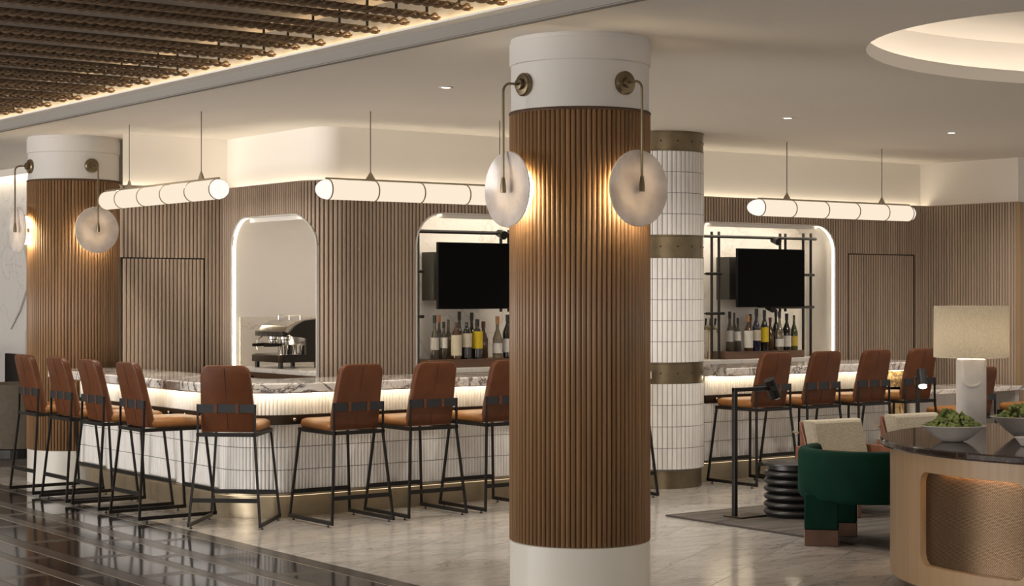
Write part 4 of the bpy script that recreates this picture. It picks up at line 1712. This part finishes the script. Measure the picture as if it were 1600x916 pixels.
# crescent ledge on the base
m = MB()
pts = []
for k in range(13):
    u = -1 + 2 * k / 12
    pts.append((-.018 + u * .062, -.0885 - .003, .272 + .030 * u * u))
m.tube(pts, [.001 + .014 * sqrt(max(0, 1 - (-1 + 2 * k / 12) ** 2)) for k in range(13)], 8)
m.build('crescent_ledge', M['plaster'], t, smooth=True)
MB().tube([(0, 0, .44), (0, 0, .56)], .009, 10).build('stem', M['brass'], t)
m = MB()
rings = []
for r, z in ((.236, .455), (.239, .455), (.238, .785), (.235, .785), (.235, .79), (.234, .785), (.235, .46)):
    rings.append([(r * cos(2 * pi * k / 64), r * sin(2 * pi * k / 64), z) for k in range(64)])
m.loft(rings[:1] + rings[1:], caps=False)
m.build('shade', M['shade'], t, smooth=True, angle=40)
MB().lathe([(.004, .555), (.03, .57), (.038, .60), (.028, .63), (.004, .645)], 16).build('bulb', M['bulb'], t, smooth=True)


def moss_bowl(x, y, rz, sx, sy, h, label, mlabel, mh=.06, seed=1, mr=.84):
    b = thing('bowl', label, 'bowl', (x, y, DZ), rz, group='shallow ceramic bowls')
    prof = [(.30, 0), (.42, .008), (.62, h * .35), (.85, h * .78), (1.0, h), (.985, h + .004), (.96, h - .002), (.80, h * .70), (.5, h * .3), (.05, h * .22)]
    MB().lathe(prof, 56, sx=sx, sy=sy).build('vessel', M['bowl'], b, smooth=True)
    rnd = random.Random(seed)
    m = MB()
    N_ = 260
    for i in range(N_):
        a = rnd.random() * 2 * pi
        q = sqrt(rnd.random()) * mr
        cx_, cy_ = q * cos(a), q * sin(a)
        dome = max(0, 1 - (q / mr) ** 2)
        bumps = .55 + .45 * sin(cx_ * 7 + seed) * cos(cy_ * 6 + seed * 2)
        inner = h * (.22 + .08 * q / .5 if q < .5 else .3 + .4 * (q - .5) / .3 if q < .8 else .7 + .3 * (q - .8) / .16)
        z = max(h * .80, inner + .02) + mh * dome * (.65 + .5 * bumps) + rnd.uniform(-.004, .004)
        r = rnd.uniform(.010, .019)
        vs = []
        for k, (ux, uy, uz) in enumerate(((1, 0, 0), (-1, 0, 0), (0, 1, 0), (0, -1, 0), (0, 0, 1), (0, 0, -1), (.6, .6, .6), (-.6, .6, .6), (.6, -.6, .6), (-.6, -.6, .6))):
            j = r * rnd.uniform(.7, 1.25)
            vs.append((cx_ * sx + ux * j, cy_ * sy + uy * j, z + uz * j))
        m.add(vs, [(4, 6, 7), (4, 7, 9), (4, 9, 8), (4, 8, 6), (0, 2, 6), (2, 1, 7), (1, 3, 9), (3, 0, 8), (6, 2, 7), (7, 1, 9), (9, 3, 8), (8, 0, 6),
                   (5, 2, 0), (5, 1, 2), (5, 3, 1), (5, 0, 3)])
    o = m.build('moss', M['moss'], None, loc=(x, y, DZ))
    o.rotation_euler = (0, 0, rz)
    tag(o, mlabel, 'moss', kind='stuff')


# bowls: located on the desk top
moss_bowl(8.215, 6.74, radians(-36.5), .188, .15, .092, 'shallow grey bowl of moss in front of the table lamp', 'green moss heaped in the bowl before the lamp', .10, 3)
moss_bowl(8.83, 6.66, radians(-36.5), .24, .19, .125, 'larger grey bowl of moss at the right edge', 'green moss heaped in the larger bowl at the right edge', .10, 8)
t = thing('small_dish', 'small pale dish at the right edge in front of the larger bowl', 'bowl', (8.31, 6.27, DZ), group='shallow ceramic bowls')
MB().lathe([(.03, 0), (.05, .004), (.085, .05), (.082, .052), (.04, .012), (.004, .01)], 32).build('vessel', M['bowl'], t, smooth=True)
